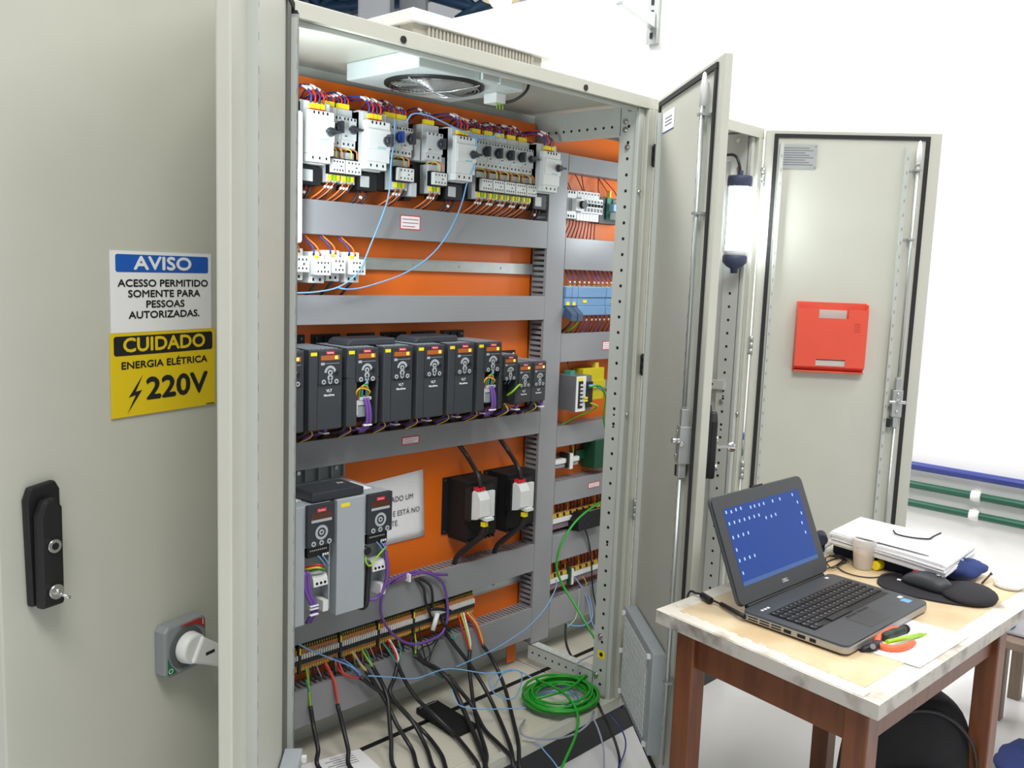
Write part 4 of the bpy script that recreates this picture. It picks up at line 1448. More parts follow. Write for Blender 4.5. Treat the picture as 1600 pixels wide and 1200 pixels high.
VI = []
VI.append(inverter(.256, 'big grey inverter at lower left, half hidden by the door jamb'))
VI.append(inverter(.447, 'big grey inverter at lower left, the right one beside the paper notice'))
for n_, (r, kx, yf, z0) in enumerate(VI):
    for m_, dx in ((LBLUE, .0), (LBLUE, .012)):
        MB().tube(spline([(kx + dx, yf + .004, z0 + .178), (kx + dx + .008, yf - .004, z0 + .165), (kx + dx + .022, yf, z0 + .145)], 4), .0016, m_, 5).build('control_wire', r)
    if n_ == 0:
        for m_, dx, dz in ((RED, -.004, .148), (YELW, -.008, .142), (GREENC, .006, .136)):
            MB().tube(spline([(kx - .02 + dx, yf + .02, z0 + dz), (kx + dx, yf - .006, z0 + dz + .008), (kx + .022, yf + .006, z0 + dz - .006)], 4), .0030, m_, 6).build('control_wire', r)
        for dx in (-.036, -.026):
            MB().tube(spline([(kx + dx, yf + .01, z0 + .14), (kx + dx, yf + .004, z0 + .09), (kx + dx + .012, yf - .004, z0 + .055), (kx + dx + .026, yf + .006, z0 + .03), (kx + dx + .022, yf + .03, z0 - .01)], 5), .0055, PURPLE, 8).build('control_cable', r)
        b = MB()
        for dz in (.048, .040, .024):
            b.box(kx - .030, kx - .006, yf - .012, yf - .004, z0 + dz, z0 + dz + .003, PAPER)
        b.build('cable_tie', r)
    else:
        MB().cyl((kx - .034, yf - .004, z0 + .160), (kx - .034, yf + .03, z0 + .160), .011, BLACK, 14).build('ferrite', r)
        MB().tube(spline([(kx - .034, yf + .006, z0 + .15), (kx - .040, yf - .004, z0 + .130), (kx - .028, yf - .008, z0 + .118), (kx - .004, yf - .006, z0 + .138), (kx + .03, yf, z0 + .158)], 5), .0026, LIME, 6).build('earth_wire', r)
        MB().tube(spline([(kx - .02, yf + .01, z0 + .12), (kx - .028, yf + .004, z0 + .06), (kx - .030, yf + .010, z0 + .0), (kx - .03, yf + .05, z0 - .015)], 5), .008, CABLE, 8).build('motor_cable', r)
        MB().tube(spline([(kx + .030, yf + .01, z0 + .17), (kx + .036, yf - .002, z0 + .10), (kx + .032, yf + .002, z0 + .05), (kx + .014, yf + .01, z0 + .012), (kx - .012, yf + .02, z0 + .010)], 5), .0055, PURPLE, 8).build('control_cable', r)
r = thing('filter_module', 'flat black module lying across the tops of the two grey inverters', 'module', (.26, .33, .943))
M = Matrix.Translation((.282, .275, .9425))
MB(M).prism([(-.085, 0), (.080, 0), (.080, .020), (.064, .024), (-.080, .024), (-.085, .018)], -.055, .045, ANTHR2, axis='y').build('housing', r, bevel=.003)
b = MB(M).text('1k', .022, PAPER, Matrix.Translation((.042, .004, .0242)))
b.build('lettering', r)

# ---- paper notice taped on the plate
pa, pb, pc, pd = onY(566, 757, PY - .0022), onY(661, 733, PY - .0035), onY(663, 837, PY - .003), onY(570, 860, PY - .0015)
PT = [pa, pb, pc, pd]
mb = MB()
n = 8
vv = []
for j in range(n + 1):
    for i in range(n + 1):
        s_, t_ = i / n, j / n
        p = (pa * (1 - s_) + pb * s_) * (1 - t_) + (pd * (1 - s_) + pc * s_) * t_
        p.y -= .003 * math.sin(s_ * 3.1) * math.sin(t_ * 2.4 + .3)
        vv.append(p)
ff = [(j * (n + 1) + i, j * (n + 1) + i + 1, (j + 1) * (n + 1) + i + 1, (j + 1) * (n + 1) + i) for j in range(n) for i in range(n)]
nt_ = thing('paper_notice', 'white paper notice on the orange plate beside the grey inverters', 'paper', (pa + pc) / 2)
mb.add(vv, ff, PAPER, smooth=True)
o = mb.build('sheet', nt_)
so = o.modifiers.new('thick', 'SOLIDIFY')
so.thickness = .0004
b = MB()
for tx, px, py in (('ADO UM', 646, 775), ('E ESTÁ NO', 656, 795), ('TE.', 623, 817)):
    p = onY(px, py, PY - .0075)
    b.text(tx, .0245, mat('dark_grey_print', (60, 60, 68), .7), FRONT(p.x, p.y, p.z), align='RIGHT', sx=.92)
b.build('lettering', nt_)

# ---- two black boxes with white switches
for x0, lab in ((.852, 'black finned box with a white switch on the orange plate, left one of two'), (1.040, 'black finned box with a white switch, right one beside the vertical duct')):
    r = thing('brake_resistor', lab, 'box', (x0 + .07, PY, .68), 'black finned boxes with white switches')
    M = at(x0 + .072, 0)
    MB(M).box(-.072, .10, -.006, 0, .680, .872, BLACKM).build('back_plate', r, bevel=.001)
    b = MB(M).box(-.05, .085, -.10, -.006, .655 + .025, .870, BLACKM)
    for i in range(8):
        xx = -.048 + i * .0175
        b.box(xx, xx + .006, -.10, -.008, .668, .680, BLACKM)
    b.build('finned_body', r, bevel=.002)
    for dx, z in ((-.064, .863), (-.064, .689)):
        MB(M).cyl((dx, -.006, z), (dx, -.0075, z), .004, mat('dull_screw', (90, 92, 96), .5, metal=.6), 8).build('screw', r)
    MB(M).box(-.062, .045, -.125, -.10, .75, .86, BLACK).build('switch_seat', r)
    b = MB(M).prism([(-.126, .755), (-.126, .845), (-.132, .852), (-.152, .848), (-.166, .826), (-.166, .772), (-.150, .760)], -.056, -.012, WHITEP, axis='x')
    b.build('white_switch', r, bevel=.001)
    MB(M).prism([(-.150, .757), (-.178, .757), (-.178, .766), (-.150, .768)], -.036, -.004, WHITEP, axis='x').build('switch_lever', r)
    b = MB(M).box(.006, .036, -.140, -.128, .755, .842, WHITEP).box(-.012, .010, -.14, -.128, .755, .765, WHITEP)
    b.build('side_bracket', r, bevel=.001)
    for i in range(3):
        MB(M).box(-.052 + i * .0125, -.044 + i * .0125, -.150, -.128, .853, .862, REDTAG).build('red_marker', r)
    MB(M).box(-.036, -.018, -.166, -.150, .736, .750, YELLOW).build('yellow_marker', r)
    up = spline([(x0 + .040, PY - .14, .862), (x0 + .036, PY - .13, .90), (x0 + .055, PY - .06, .945), (x0 + .03, PY - .035, .992)], 5)
    MB().tube(up, .0075, CABLE, 8).build('upper_cable', r)
    dn = spline([(x0 + .048, PY - .155, .735), (x0 + .046, PY - .14, .70), (x0 + .036, PY - .10, .66), (x0 + .025, PY - .06, .62), (x0 + .022, PY - .04, .575)], 5)
    MB().tube(dn, .0085, CABLE, 8).build('lower_cable', r)
    MB().tube([p + Vector((.022, .006, -.004)) for p in dn[:-5]], .006, CABLE, 8).build('lower_cable', r)

# ---- long terminal strip
TB1 = mat('terminal_beige', (186, 128, 72), .5)
TB2 = mat('terminal_dark', (40, 46, 44), .55)
GTB = 'terminal blocks of the long strip above the lowest duct'


def term_block(x):
    b = MB()
    b.box(x - .0036, x + .0036, PY - .052, PY - .010, .396, .462, TB1)
    b.box(x - .0037, x + .0037, PY - .058, PY - .040, .419, .431, TB2)
    b.box(x - .0022, x + .0022, PY - .060, PY - .04, .434, .449, WHITEP)
    b.box(x - .0020, x + .0020, PY - .054, PY - .03, .402, .406, YELW)
    b.box(x - .0032, x + .0032, PY - .046, PY - .012, .462, .478, TB2)
    b.box(x - .0010, x + .0010, PY - .049, PY - .03, .464, .470, YELW)
    b.box(x - .0032, x + .0032, PY - .046, PY - .012, .388, .396, TB2)
    return b.build('terminal_block')


tb0 = tag(term_block(.20), 'narrow beige terminal block with white marker in the long strip', 'terminal', GTB)
for i in range(1, 93):
    if i % 17 == 9:
        continue
    o = tb0.copy()
    COL.objects.link(o)
    o.location = tb0.location + Vector((.00825 * i, 0, 0))
for i in (9, 26, 43, 60, 77):
    x = .20 + .00825 * i
    o = MB().box(x - .0035, x + .0035, PY - .060, PY - .010, .392, .482, TB2).box(x - .002, x + .002, PY - .062, PY - .05, .45, .47, YELLOW).build('end_clamp')
    tag(o, 'dark end clamp between groups of terminal blocks in the long strip', 'clamp', 'dark end clamps of the long terminal strip')
# wires from the strip up into duct above
for i in range(26):
    x = .22 + i * .0285 + random.uniform(-.006, .006)
    m_, nm = random.choice(((LIME, 'green yellow'), (CABLE, 'black'), (CABLE, 'black'), (YELW, 'yellow')))
    o = MB().tube(spline([(x, PY - .036, .470), (x - .003, PY - .046, .484), (x + .004, PY - .035, .496)], 4), .0024 if m_ is not CABLE else .004, m_, 5).build('strip_wire')
    tag(o, 'short %s wire between the long terminal strip and the duct above' % nm, 'wire', 'short %s wires above the terminal strip' % nm)

# ------------------------------------------------------------------ narrow bay devices
zr = 1.79
r = thing('circuit_breaker', 'wide white switch with black knob at left of the small breaker row', 'circuit breaker', (1.352, PY, 1.745))
M = at(1.352, 0)
MB(M).box(-.004, .050, -.06, -.013, 1.745, 1.843, WHITEP).build('base', r, bevel=.002)
MB(M).box(-.004, .022, -.0605, -.03, 1.77, 1.817, MIDGREY).build('recess', r)
MB(M).box(.024, .066, -.078, -.06, 1.772, 1.815, WHITEP).build('front_block', r, bevel=.002)
MB(M).cyl((.055, -.078, 1.795), (.055, -.092, 1.795), .014, BLACK, 18).build('rotary_knob', r)
terminals(r, M, -.002, .040, 3, -.0605, 1.836, r=.004)
terminals(r, M, -.002, .040, 3, -.0605, 1.754, r=.004, nm='lower_terminal_hole')
nm7 = ('first', 'second', 'third', 'fourth', 'fifth', 'sixth', 'last')
mc = None
for i in range(7):
    x = 1.418 + i * .0178
    if mc is None:
        r = thing('miniature_breaker', 'narrow white breaker', 'circuit breaker', (x, PY, 1.742), 'seven narrow white breakers of the narrow bay')
        M = at(x, 0)
        MB(M).box(-.0086, .0086, -.055, -.013, 1.742, 1.846, WHITEP).build('base', r, bevel=.001)
        MB(M).box(-.0086, .0086, -.072, -.055, 1.768, 1.822, WHITEP).build('front_block', r, bevel=.001)
        MB(M).box(-.004, .004, -.082, -.072, 1.792, 1.802, BLACK).build('toggle', r)
        MB(M).box(-.005, .005, -.0726, -.072, 1.774, 1.787, GREYINK).build('printed_mark', r)
        MB(M).box(-.005, .005, -.0726, -.072, 1.806, 1.815, GREYINK).build('printed_mark', r)
        terminals(r, M, -.004, .004, 1, -.0555, 1.838, r=.003)
        mc = r
        mc['label'] = 'narrow white breaker of the narrow bay, first of seven from the left'
    else:
        dup(mc, (.0178 * i, 0, 0), 'narrow white breaker of the narrow bay, %s of seven from the left' % nm7[i])
r = thing('interface_board', 'green circuit board module with pale connectors right of the narrow breakers', 'module', (1.60, PY, 1.74))
M = at(1.605, 0)
MB(M).box(-.055, .075, -.045, -.0, 1.74, 1.835, BLACK).build('carrier', r)
MB(M).box(-.02, .075, -.05, -.045, 1.755, 1.835, mat('circuit_board_green', (40, 120, 96), .5)).build('board', r)
MB(M).box(-.010, .06, -.075, -.05, 1.785, 1.812, mat('pale_blue_connector', (150, 190, 222), .4)).build('connector', r, bevel=.002)
MB(M).box(.0, .06, -.085, -.05, 1.756, 1.782, WHITEP).build('connector', r, bevel=.002)
MB(M).box(.015, .045, -.065, -.05, 1.815, 1.83, WHITEP).build('connector', r)
MB(M).box(-.018, -.010, -.06, -.045, 1.835, 1.86, YELW).build('yellow_marker', r)
for i in range(10):
    x = 1.36 + i * .018
    o = MB().tube(spline([(x, PY - .05, 1.744), (x + .002, PY - .045, 1.72), (x + .004 * (i - 4), PY - .03, 1.674)], 4), .002, MAROON, 5).build('breaker_wire')
    tag(o, 'thin dark red wire below the narrow white breakers', 'wire', 'thin dark red wires below the narrow breakers')
for x, dx in ((1.37, .01), (1.385, -.012), (1.452, -.01), (1.46, .004), (1.545, .01), (1.60, -.02), (1.65, -.03)):
    o = MB().tube(spline([(x, PY - .045, 1.843), (x + dx * .3, PY - .035, 1.865), (x + dx * 2, PY - .02, 1.907)], 4), .0018, MAROON, 5).build('breaker_wire')
    tag(o, 'thin dark wire above the narrow white breakers', 'wire', 'thin dark wires above the narrow breakers')
# blue controller modules
BLU = mat('blue_grey_module', (112, 150, 190), 0.42, noise=0.03, nscale=15)
BLUD = mat('dark_blue_module', (64, 84, 112), 0.45)
for x0, x1, lab, tab in ((1.298, 1.331, '', 0), (1.3450, 1.3800, 'slim blue controller module, left of two with angled plugs', 1), (1.3805, 1.4130, 'slim blue controller module, right of two with angled plugs', 1),
                         (1.4135, 1.575, 'wide blue controller module with one yellow tag', 0), (1.576, 1.74, 'wide blue controller module cut off by the front post', 0)):
    if not lab:
        continue
    r = thing('controller_module', lab, 'module', (x0, PY, 1.40), 'blue controller modules of the narrow bay')
    y = PY - .075
    MB().box(x0, x1, y + .012, PY - .013, 1.402, 1.508, BLU).build('housing', r, bevel=.002)
    MB().box(x0 + .0005, x1 - .0005, y, y + .012, 1.468, 1.506, BLU).build('upper_flap', r, bevel=.002)
    MB().box(x0 + .0005, x1 - .0005, y + .004, y + .012, 1.438, 1.467, BLU).build('middle_panel', r, bevel=.001)
    if tab:
        MB().prism([(y + .002, 1.437), (y - .03, 1.412), (y - .03, 1.385), (y + .012, 1.40)], x0 + .002, x1 - .002, BLUD, axis='x').build('angled_plug', r, bevel=.002)
        MB().box(x0 + .008, x1 - .010, y + .002, y + .004, 1.44, 1.452, YELLOW).build('yellow_tag', r)
        MB().tube(spline([(x0 + .015, y - .02, 1.39), (x0 + .012, y - .01, 1.37), (x0 + .016, PY - .04, 1.338)], 4), .004, CABLE if x0 < 1.37 else LIME, 6).build('bus_cable', r)
    else:
        MB().box(x0 + .0005, x1 - .0005, y, y + .012, 1.404, 1.437, BLU).build('lower_flap', r, bevel=.002)
        MB().box(x0 + .032, x0 + .052, y + .002, y + .004, 1.449, 1.459, YELLOW).build('yellow_tag', r)
for i in range(12):
    x = 1.385 + i * .026 + random.uniform(-.005, .005)
    o = MB().tube(spline([(x, PY - .06, 1.506), (x - .002, PY - .062, 1.530), (x - .008, PY - .04, 1.568)], 4), .0022, DBLUE, 5)
    o.tube([(x - .001, PY - .0625, 1.518), (x - .002, PY - .0622, 1.526)], .0034, PAPER, 6).tube([(x, PY - .06, 1.507), (x, PY - .061, 1.513)], .0042, YELW, 6)
    tag(o.build('signal_wire'), 'thin blue wire above the blue controller modules', 'wire', 'thin blue wires above the controller modules')
    if i > 1:
        o = MB().tube(spline([(x, PY - .055, 1.404), (x - .004, PY - .06, 1.385), (x - .016, PY - .04, 1.338)], 4), .0022, DBLUE if i % 3 else MAROON, 5)
        o.tube([(x - .003, PY - .0605, 1.390), (x - .005, PY - .059, 1.382)], .0034, PAPER, 6)
        k_ = 'blue' if i % 3 else 'dark red'
        tag(o.build('signal_wire'), 'thin %s wire below the blue controller modules' % k_, 'wire', 'thin %s wires below the controller modules' % k_)
# power supply and yellow safety relay
r = thing('power_supply', 'grey power supply with white front plate and black terminals', 'device', (1.40, PY, 1.06))
x0, x1 = 1.365, 1.452
MB().box(x0, x1, .325, PY - .013, 1.063, 1.19, mat('psu_grey_metal', (122, 122, 126), .45, metal=.3)).build('housing', r, bevel=.001)
MB().box(x0, x0 + .052, .322, .325, 1.063, 1.19, WHITEP).build('front_plate', r)
MB().box(x0 + .010, x0 + .034, .320, .322, 1.075, 1.172, BLACK).build('terminal_panel', r)
b = MB()
for i in range(6):
    b.box(x0 + .018, x0 + .040, .316, .320, 1.085 + i * .014, 1.092 + i * .014, GREYP)
b.build('terminal_screws', r)
MB().box(x0 + .008, x0 + .032, .3205, .322, 1.174, 1.186, YELLOW).build('yellow_tag', r)
MB().box(x0 + .052, x1, .318, .325, 1.075, 1.168, BLACK).build('connector_side', r)
MB().box(x0 + .040, x0 + .056, .314, .320, 1.098, 1.104, YELLOW).box(x0 + .040, x0 + .056, .314, .320, 1.108, 1.114, YELLOW).build('yellow_marker', r)
MB().prism([(1.19, 0), (1.19, 0)], 0, 0, TEAL) if False else None
MB().box(x0 + .02, x0 + .045, .37, .40, 1.19, 1.205, TEAL).build('green_plug', r)
MB().tube(spline([(x0 + .035, .385, 1.205), (x0 + .03, .39, 1.22), (x0 + .034, .40, 1.24)], 4), .003, CABLE, 6).build('supply_wire', r)
r = thing('safety_relay', 'yellow relay module right of the grey power supply', 'relay', (1.54, PY, 1.07))
MB().box(1.474, 1.60, .385, PY - .013, 1.085, 1.205, mat('yellow_module', (206, 190, 20), .45)).build('housing', r, bevel=.002)
MB().box(1.474, 1.60, .378, .385, 1.13, 1.16, mat('yellow_module', (206, 190, 20), .45)).build('front_panel', r, bevel=.001)
MB().box(1.55, 1.57, .39, .41, 1.205, 1.225, YELW).build('plug', r)
for m_, pts, lab in ((GREENC, [(1.425, .316, 1.15), (1.47, .30, 1.152), (1.50, .295, 1.11), (1.50, .30, 1.04), (1.52, .305, .99)], 'bright green cable curving out of the power supply'),
                     (LBLUE, [(1.425, .316, 1.155), (1.46, .31, 1.152), (1.52, .31, 1.12), (1.56, .32, 1.09)], 'light blue cable running right from the power supply'),
                     (LIME, [(1.44, .316, 1.09), (1.475, .31, 1.075), (1.47, .35, 1.05), (1.43, .38, 1.03), (1.40, .41, 1.002)], 'green cable looping down below the power supply')):
    tag(MB().tube(spline(pts, 6), .0035, m_, 6).build('cable'), lab, 'cable')
# sparse clamp rail
for z, xa, xb, lab in ((.862, 1.345, 1.50, 'pale terminal rail with bright cover strip below the power supply'),):
    r = thing('terminal_strip', lab, 'terminal', (xa, PY, z))
    MB().box(xa, xb, .405, .43, z - .006, z + .010, WHITEP).build('cover_strip', r)
    MB().box(xa, xb, .41, .437, z - .022, z - .006, MIDGREY).build('rail_body', r)
    MB().box(1.435, 1.452, .395, .437, z - .03, z + .028, WHITEP).build('end_clamp', r)
    MB().box(1.424, 1.434, .398, .437, z - .025, z + .030, BLACK).build('end_clamp', r)
    for i in range(3):
        MB().tube(spline([(1.46 + i * .016, .42, z + .010), (1.458 + i * .016, .415, z + .035), (1.465 + i * .016, .43, z + .075)], 4), .003, (CABLE, YELW, CABLE)[i], 5).build('wire', r)
r = thing('terminal_box', 'dark green relay socket at the right of the narrow bay, below the power supply', 'terminal', (1.58, PY, .83))
MB().box(1.55, 1.64, .37, PY - .013, .82, .93, mat('dark_green_plastic', (18, 74, 48), .5)).build('housing', r, bevel=.003)
MB().box(1.50, 1.55, .42, PY - .013, .855, .89, mat('dark_green_plastic', (18, 74, 48), .5)).build('side_lug', r)
# dense terminal rails low in the narrow bay
for z, lab in ((.640, 'terminal strip with white cover bar in the narrow bay, upper one of two'), (.410, 'terminal strip with white cover bar in the narrow bay, lower one of two')):
    r = thing('terminal_strip', lab, 'terminal', (1.5, PY, z))
    MB().box(1.342, 1.72, .400, .425, z - .006, z + .010, WHITEP).build('cover_strip', r)
    MB().box(1.342, 1.72, .405, .437, z - .030, z - .008, mat('terminal_mauve', (128, 112, 120), .5)).build('rail_body', r)
    MB().box(1.342, 1.72, .410, .437, z + .010, z + .030, TB1).build('clamp_row', r)
    b = MB()
    for i in range(30):
        x = 1.35 + i * .0124
        b.box(x, x + .006, .404, .412, z + .014, z + .026, YELW if i % 3 else CABLE)
    b.build('marker_row', r)
    for i in range(18):
        x = 1.352 + i * .02
        MB().tube(spline([(x, .415, z + .028), (x - .003, .408, z + .045), (x + .004, .425, z + .075)], 3), .003, (CABLE, ORW, CABLE, MAROON)[i % 4], 5).build('wire', r)
    if z < .5:
        MB().box(1.470, 1.482, .39, .437, z - .03, z + .03, WHITEP).build('end_clamp', r)
        MB().box(1.460, 1.469, .392, .437, z - .03, z + .036, mat('dark_green_plastic', (18, 74, 48), .5)).build('end_clamp', r)
# black box lying on the duct
r = thing('adapter_box', 'small black box with silver top lying on a narrow bay duct', 'box', (1.55, .40, .595))
MB().prism([(1.455, .597), (1.60, .597), (1.60, .662), (1.48, .662), (1.452, .635)], .355, .43, BLACK, axis='y').build('housing', r, bevel=.004)
MB().prism([(1.49, .664), (1.60, .664), (1.60, .667), (1.492, .667)], .36, .37, STEEL, axis='y').build('trim', r)
tag(MB().tube(spline([onY(912, 822, .36), onY(918, 838, .372), onY(923, 865, .378), onY(925, 900, .378), onY(927, 925, .375), onY(932, 948, .37), onY(938, 965, .36)], 5), .0032, CABLE, 6).build('cable'), 'thin dark cable hanging down from the small black box', 'cable')
# ------------------------------------------------------------------ loose cables
ZF = .1345            # top of the front lip


def path(pts, r=.0065):
    """photo points with an assumed depth; kept above the cabinet floor and the front lip"""
    out = []
    for px, py, y in pts:
        p = onY(px, py, y)
        low = (.1235 if y > .30 else ZF + .0005) + r
        if y > -.035 and p.z < low:
            q = onZ(px, py, low)
            p = q if q.y > -.04 else onY(px, py, -.055)
        if p.z < r + .001:
            p = onZ(px, py, r + .001)
        out.append(p)
    return out


def loose(name, pts, r, m, label, cat='cable', group=None, k=6, n=8, raw=False):
    return tag(MB().tube(spline(pts if raw else path(pts, r), k), r, m, n).build(name), label, cat, group)


def power_cable(pts, leads, label, r=.0065):
    """thick black sheathed cable with its coloured cores up to the terminals"""
    P = path(pts, r)
    root = thing('power_cable', label, 'cable', P[0], 'black power cables hanging from the terminal strip')
    # runs on over the lip and down to the hall floor
    e = P[-1].copy()
    d = (P[-1] - P[-2])
    d.z = 0
    d = d.normalized() if d.length > 1e-6 else Vector((0, -1, 0))
    if e.y > -.02:
        P.append(Vector((e.x + .02, min(e.y, .01) - .0, max(e.z, ZF + r + .003))))
        P.append(Vector((e.x + .04, -.05, ZF + .0)))
    e = P[-1]
    P.append(Vector((e.x + .03, min(e.y - .05, -.09), max(.03, e.z * .4))))
    P.append(Vector((e.x + .09, min(e.y - .16, -.22), r + .002)))
    MB().tube(spline(P, 6), r, CABLE, 9).build('sheath', root)
    for m, q in leads:
        Q = path(q, .003) + [P[0], P[0] + (P[1] - P[0]) * .06]
        MB().tube(spline(Q, 5), .0032, m, 6).build('core', root)
    return root


power_cable([(485, 1103, .375), (490, 1135, .35), (497, 1170, .30), (503, 1205, .26)], [(LIME, [(478, 1042, .40), (482, 1068, .385)]), (TEAL, [(478, 1062, .385), (484, 1085, .38)])],
            'black cable with teal and green cores, first at far left of the hanging cables')
power_cable([(527, 1100, .37), (537, 1140, .33), (544, 1170, .29), (552, 1205, .25)], [(RED, [(505, 1033, .40), (520, 1062, .38), (524, 1080, .375)]), (PINK, [(508, 1033, .40), (523, 1064, .378), (526, 1085, .375)])],
            'black cable with thick red cores, second from the left')
power_cable([(562, 1058, .36), (598, 1084, .33), (628, 1108, .29), (648, 1133, .25), (667, 1170, .20), (680, 1203, .15)],
            [(RED, [(524, 1033, .40), (530, 1048, .385), (545, 1057, .37)]), (PINK, [(528, 1030, .40), (536, 1050, .38), (550, 1058, .368)]), (DBLUE, [(520, 1027, .40), (540, 1035, .38), (556, 1050, .365)]), (LBLUE, [(526, 1028, .40), (544, 1036, .378), (560, 1052, .365)])],
            'black cable with red and blue cores running right across the floor')
power_cable([(582, 1041, .36), (597, 1068, .34), (606, 1092, .31), (608, 1118, .28), (611, 1155, .23), (618, 1203, .18)], [(LIME, [(565, 1014, .40), (573, 1028, .375)]), (TEAL, [(570, 1012, .40), (578, 1030, .372)])],
            'black cable with green core dropping straight past the crossing point')
power_cable([(572, 1048, .365), (588, 1072, .345), (605, 1100, .31), (620, 1132, .26), (644, 1172, .2), (656, 1205, .16)], [(GREYW, [(552, 1017, .40), (560, 1032, .378)]), (YELW, [(549, 1018, .40), (562, 1036, .375)])],
            'black cable with grey and yellow cores behind the crossing point')
power_cable([(620, 1035, .36), (632, 1062, .34), (652, 1092, .30), (683, 1121, .25), (715, 1153, .18), (744, 1190, .11), (752, 1208, .08)], [(TEAL, [(596, 1002, .40), (606, 1015, .375), (614, 1028, .365)]), (RED, [(604, 1000, .40), (613, 1012, .372), (619, 1026, .364)]), (PAPER, [(608, 999, .40), (617, 1014, .372), (622, 1028, .364)])],
            'black cable with red, white and teal cores running over the black box on the floor')
power_cable([(622, 1036, .362), (616, 1060, .345), (610, 1085, .32), (640, 1122, .27), (668, 1150, .22), (690, 1180, .16), (700, 1207, .12)], [(TEAL, [(622, 1005, .40), (626, 1018, .372)])],
            'black cable with teal core bending back under its neighbour')
power_cable([(648, 1024, .36), (664, 1036, .345), (684, 1046, .33), (704, 1066, .29), (716, 1090, .26), (728, 1118, .21), (744, 1155, .14), (757, 1188, .08), (762, 1207, .05)], [(CABLE, [(640, 990, .40), (644, 1008, .372)]), (LIME, [(648, 990, .40), (650, 1008, .372)])],
            'thick black cable curving right from below the purple cable ring', r=.0078)
power_cable([(700, 1055, .32), (718, 1078, .28), (738, 1103, .24), (756, 1138, .17), (780, 1163, .11), (798, 1182, .06), (806, 1207, .02)], [(TEAL, [(655, 1020, .385), (668, 1040, .36), (690, 1058, .33)])],
            'black cable with a teal core running low towards the front lip')
power_cable([(697, 990, .37), (712, 1010, .35), (728, 1030, .325), (742, 1050, .30), (760, 1080, .25), (778, 1118, .17), (797, 1165, .07), (806, 1203, .0)], [(CABLE, [(690, 965, .39), (694, 978, .378)]), (TEAL, [(705, 985, .375), (712, 1000, .352)])],
            'long black cable slanting to the front lip, from the white connector')
power_cable([(734, 1016, .36), (733, 1040, .34), (736, 1070, .30), (740, 1100, .25), (748, 1138, .17), (760, 1178, .1), (761, 1207, .05)], [(RED, [(716, 960, .395), (722, 982, .375), (730, 1004, .364)]), (YELW, [(720, 958, .395), (727, 980, .374), (733, 1003, .364)]), (PAPER, [(724, 957, .395), (730, 980, .374), (735, 1003, .364)])],
            'black cable with red, white and yellow cores, second from the right')
power_cable([(754, 1008, .36), (767, 1026, .34), (780, 1052, .30), (791, 1082, .24), (801, 1122, .15), (810, 1162, .06), (814, 1205, -.01)], [(RED, [(726, 958, .395), (740, 976, .375), (749, 996, .364)]), (YELW, [(730, 957, .395), (744, 975, .374), (752, 996, .364)]), (PINK, [(734, 956, .395), (747, 976, .374), (754, 997, .364)])],
            'rightmost black power cable with red and yellow cores')
# purple ring of cable hanging from the slotted duct
P = [(610, 912, .372), (640, 900, .366), (665, 895, .362), (690, 908, .358), (698, 935, .355), (699, 965, .352), (690, 990, .35), (665, 1003, .35), (640, 1006, .352), (615, 992, .354), (597, 965, .356), (596, 935, .36), (606, 912, .364), (630, 898, .368), (655, 893, .366), (680, 897, .363), (699, 898, .36)]
o = MB().tube(spline(path(P, .005), 6), .0044, PURPLE, 8)
pr = thing('bus_cable', 'loose purple cable ring hanging in front of the terminal strip', 'cable', onY(650, 1000, .35))
o.build('cable', pr)
q = onY(637, 902, .362)
MB().box(q.x - .003, q.x + .003, q.y - .012, q.y + .01, q.z - .012, q.z + .012, PAPER).build('cable_tie', pr)
q1, q2 = onY(684, 958, .352), onY(676, 985, .348)
MB().cyl(q1, q2, .008, WHITEP, 8).build('connector', pr)
MB().cyl(onY(690, 968, .35), onY(702, 985, .346), .006, CABLE, 8).build('strain_relief', pr)
for (a, b) in (((676, 975), (684, 945)), ):
    pass
for pts, lab in (([(650, 905, .375), (662, 920, .362), (665, 940, .36), (672, 960, .375), (680, 985, .38)], 'thin black cable looping out of the slotted duct, left of two inside the purple ring'),
                 ([(655, 903, .375), (672, 915, .36), (676, 935, .358), (674, 950, .38)], 'thin black cable looping out of the slotted duct, right of two inside the purple ring')):
    loose('control_cable', pts, .0045, CABLE, lab)
loose('control_cable', [(672, 952, .37), (690, 952, .362), (704, 956, .36), (690, 968, .355)], .0055, CABLE, 'short black plug cable at right side of the purple ring')
# tangle of thin black wires below the ring
for i, pts in enumerate(([(645, 985, .39), (650, 1010, .372), (662, 1030, .36), (672, 1020, .362), (665, 1000, .375)], [(655, 980, .39), (660, 1010, .37), (668, 1035, .355), (676, 1015, .36), (684, 1000, .37)], [(690, 985, .38), (676, 1005, .365), (660, 1012, .362), (648, 1026, .36)])):
    loose('control_wire', pts, .0022, CABLE, 'thin black wire tangled below the purple cable ring', 'wire', 'tangled thin black wires below the purple ring')
for i in range(22):
    x = 480 + i * 7.0
    y0 = 1041 - (x - 478) * .335
    m, nm, rr = ((GREYW, 'grey', .0022), (CABLE, 'black', .003), (GREYW, 'grey', .0022), (MAROON, 'dark red', .0022))[i % 4]
    loose('strip_wire', [(x, y0, .405), (x + 2, y0 + 8, .395), (x + 3 + 3 * (i % 3), y0 + 24, .40)], rr, m, 'short %s wire from the terminal strip into the slots of the lowest duct' % nm, 'wire', 'short %s wires below the terminal strip' % nm, k=4, n=5)
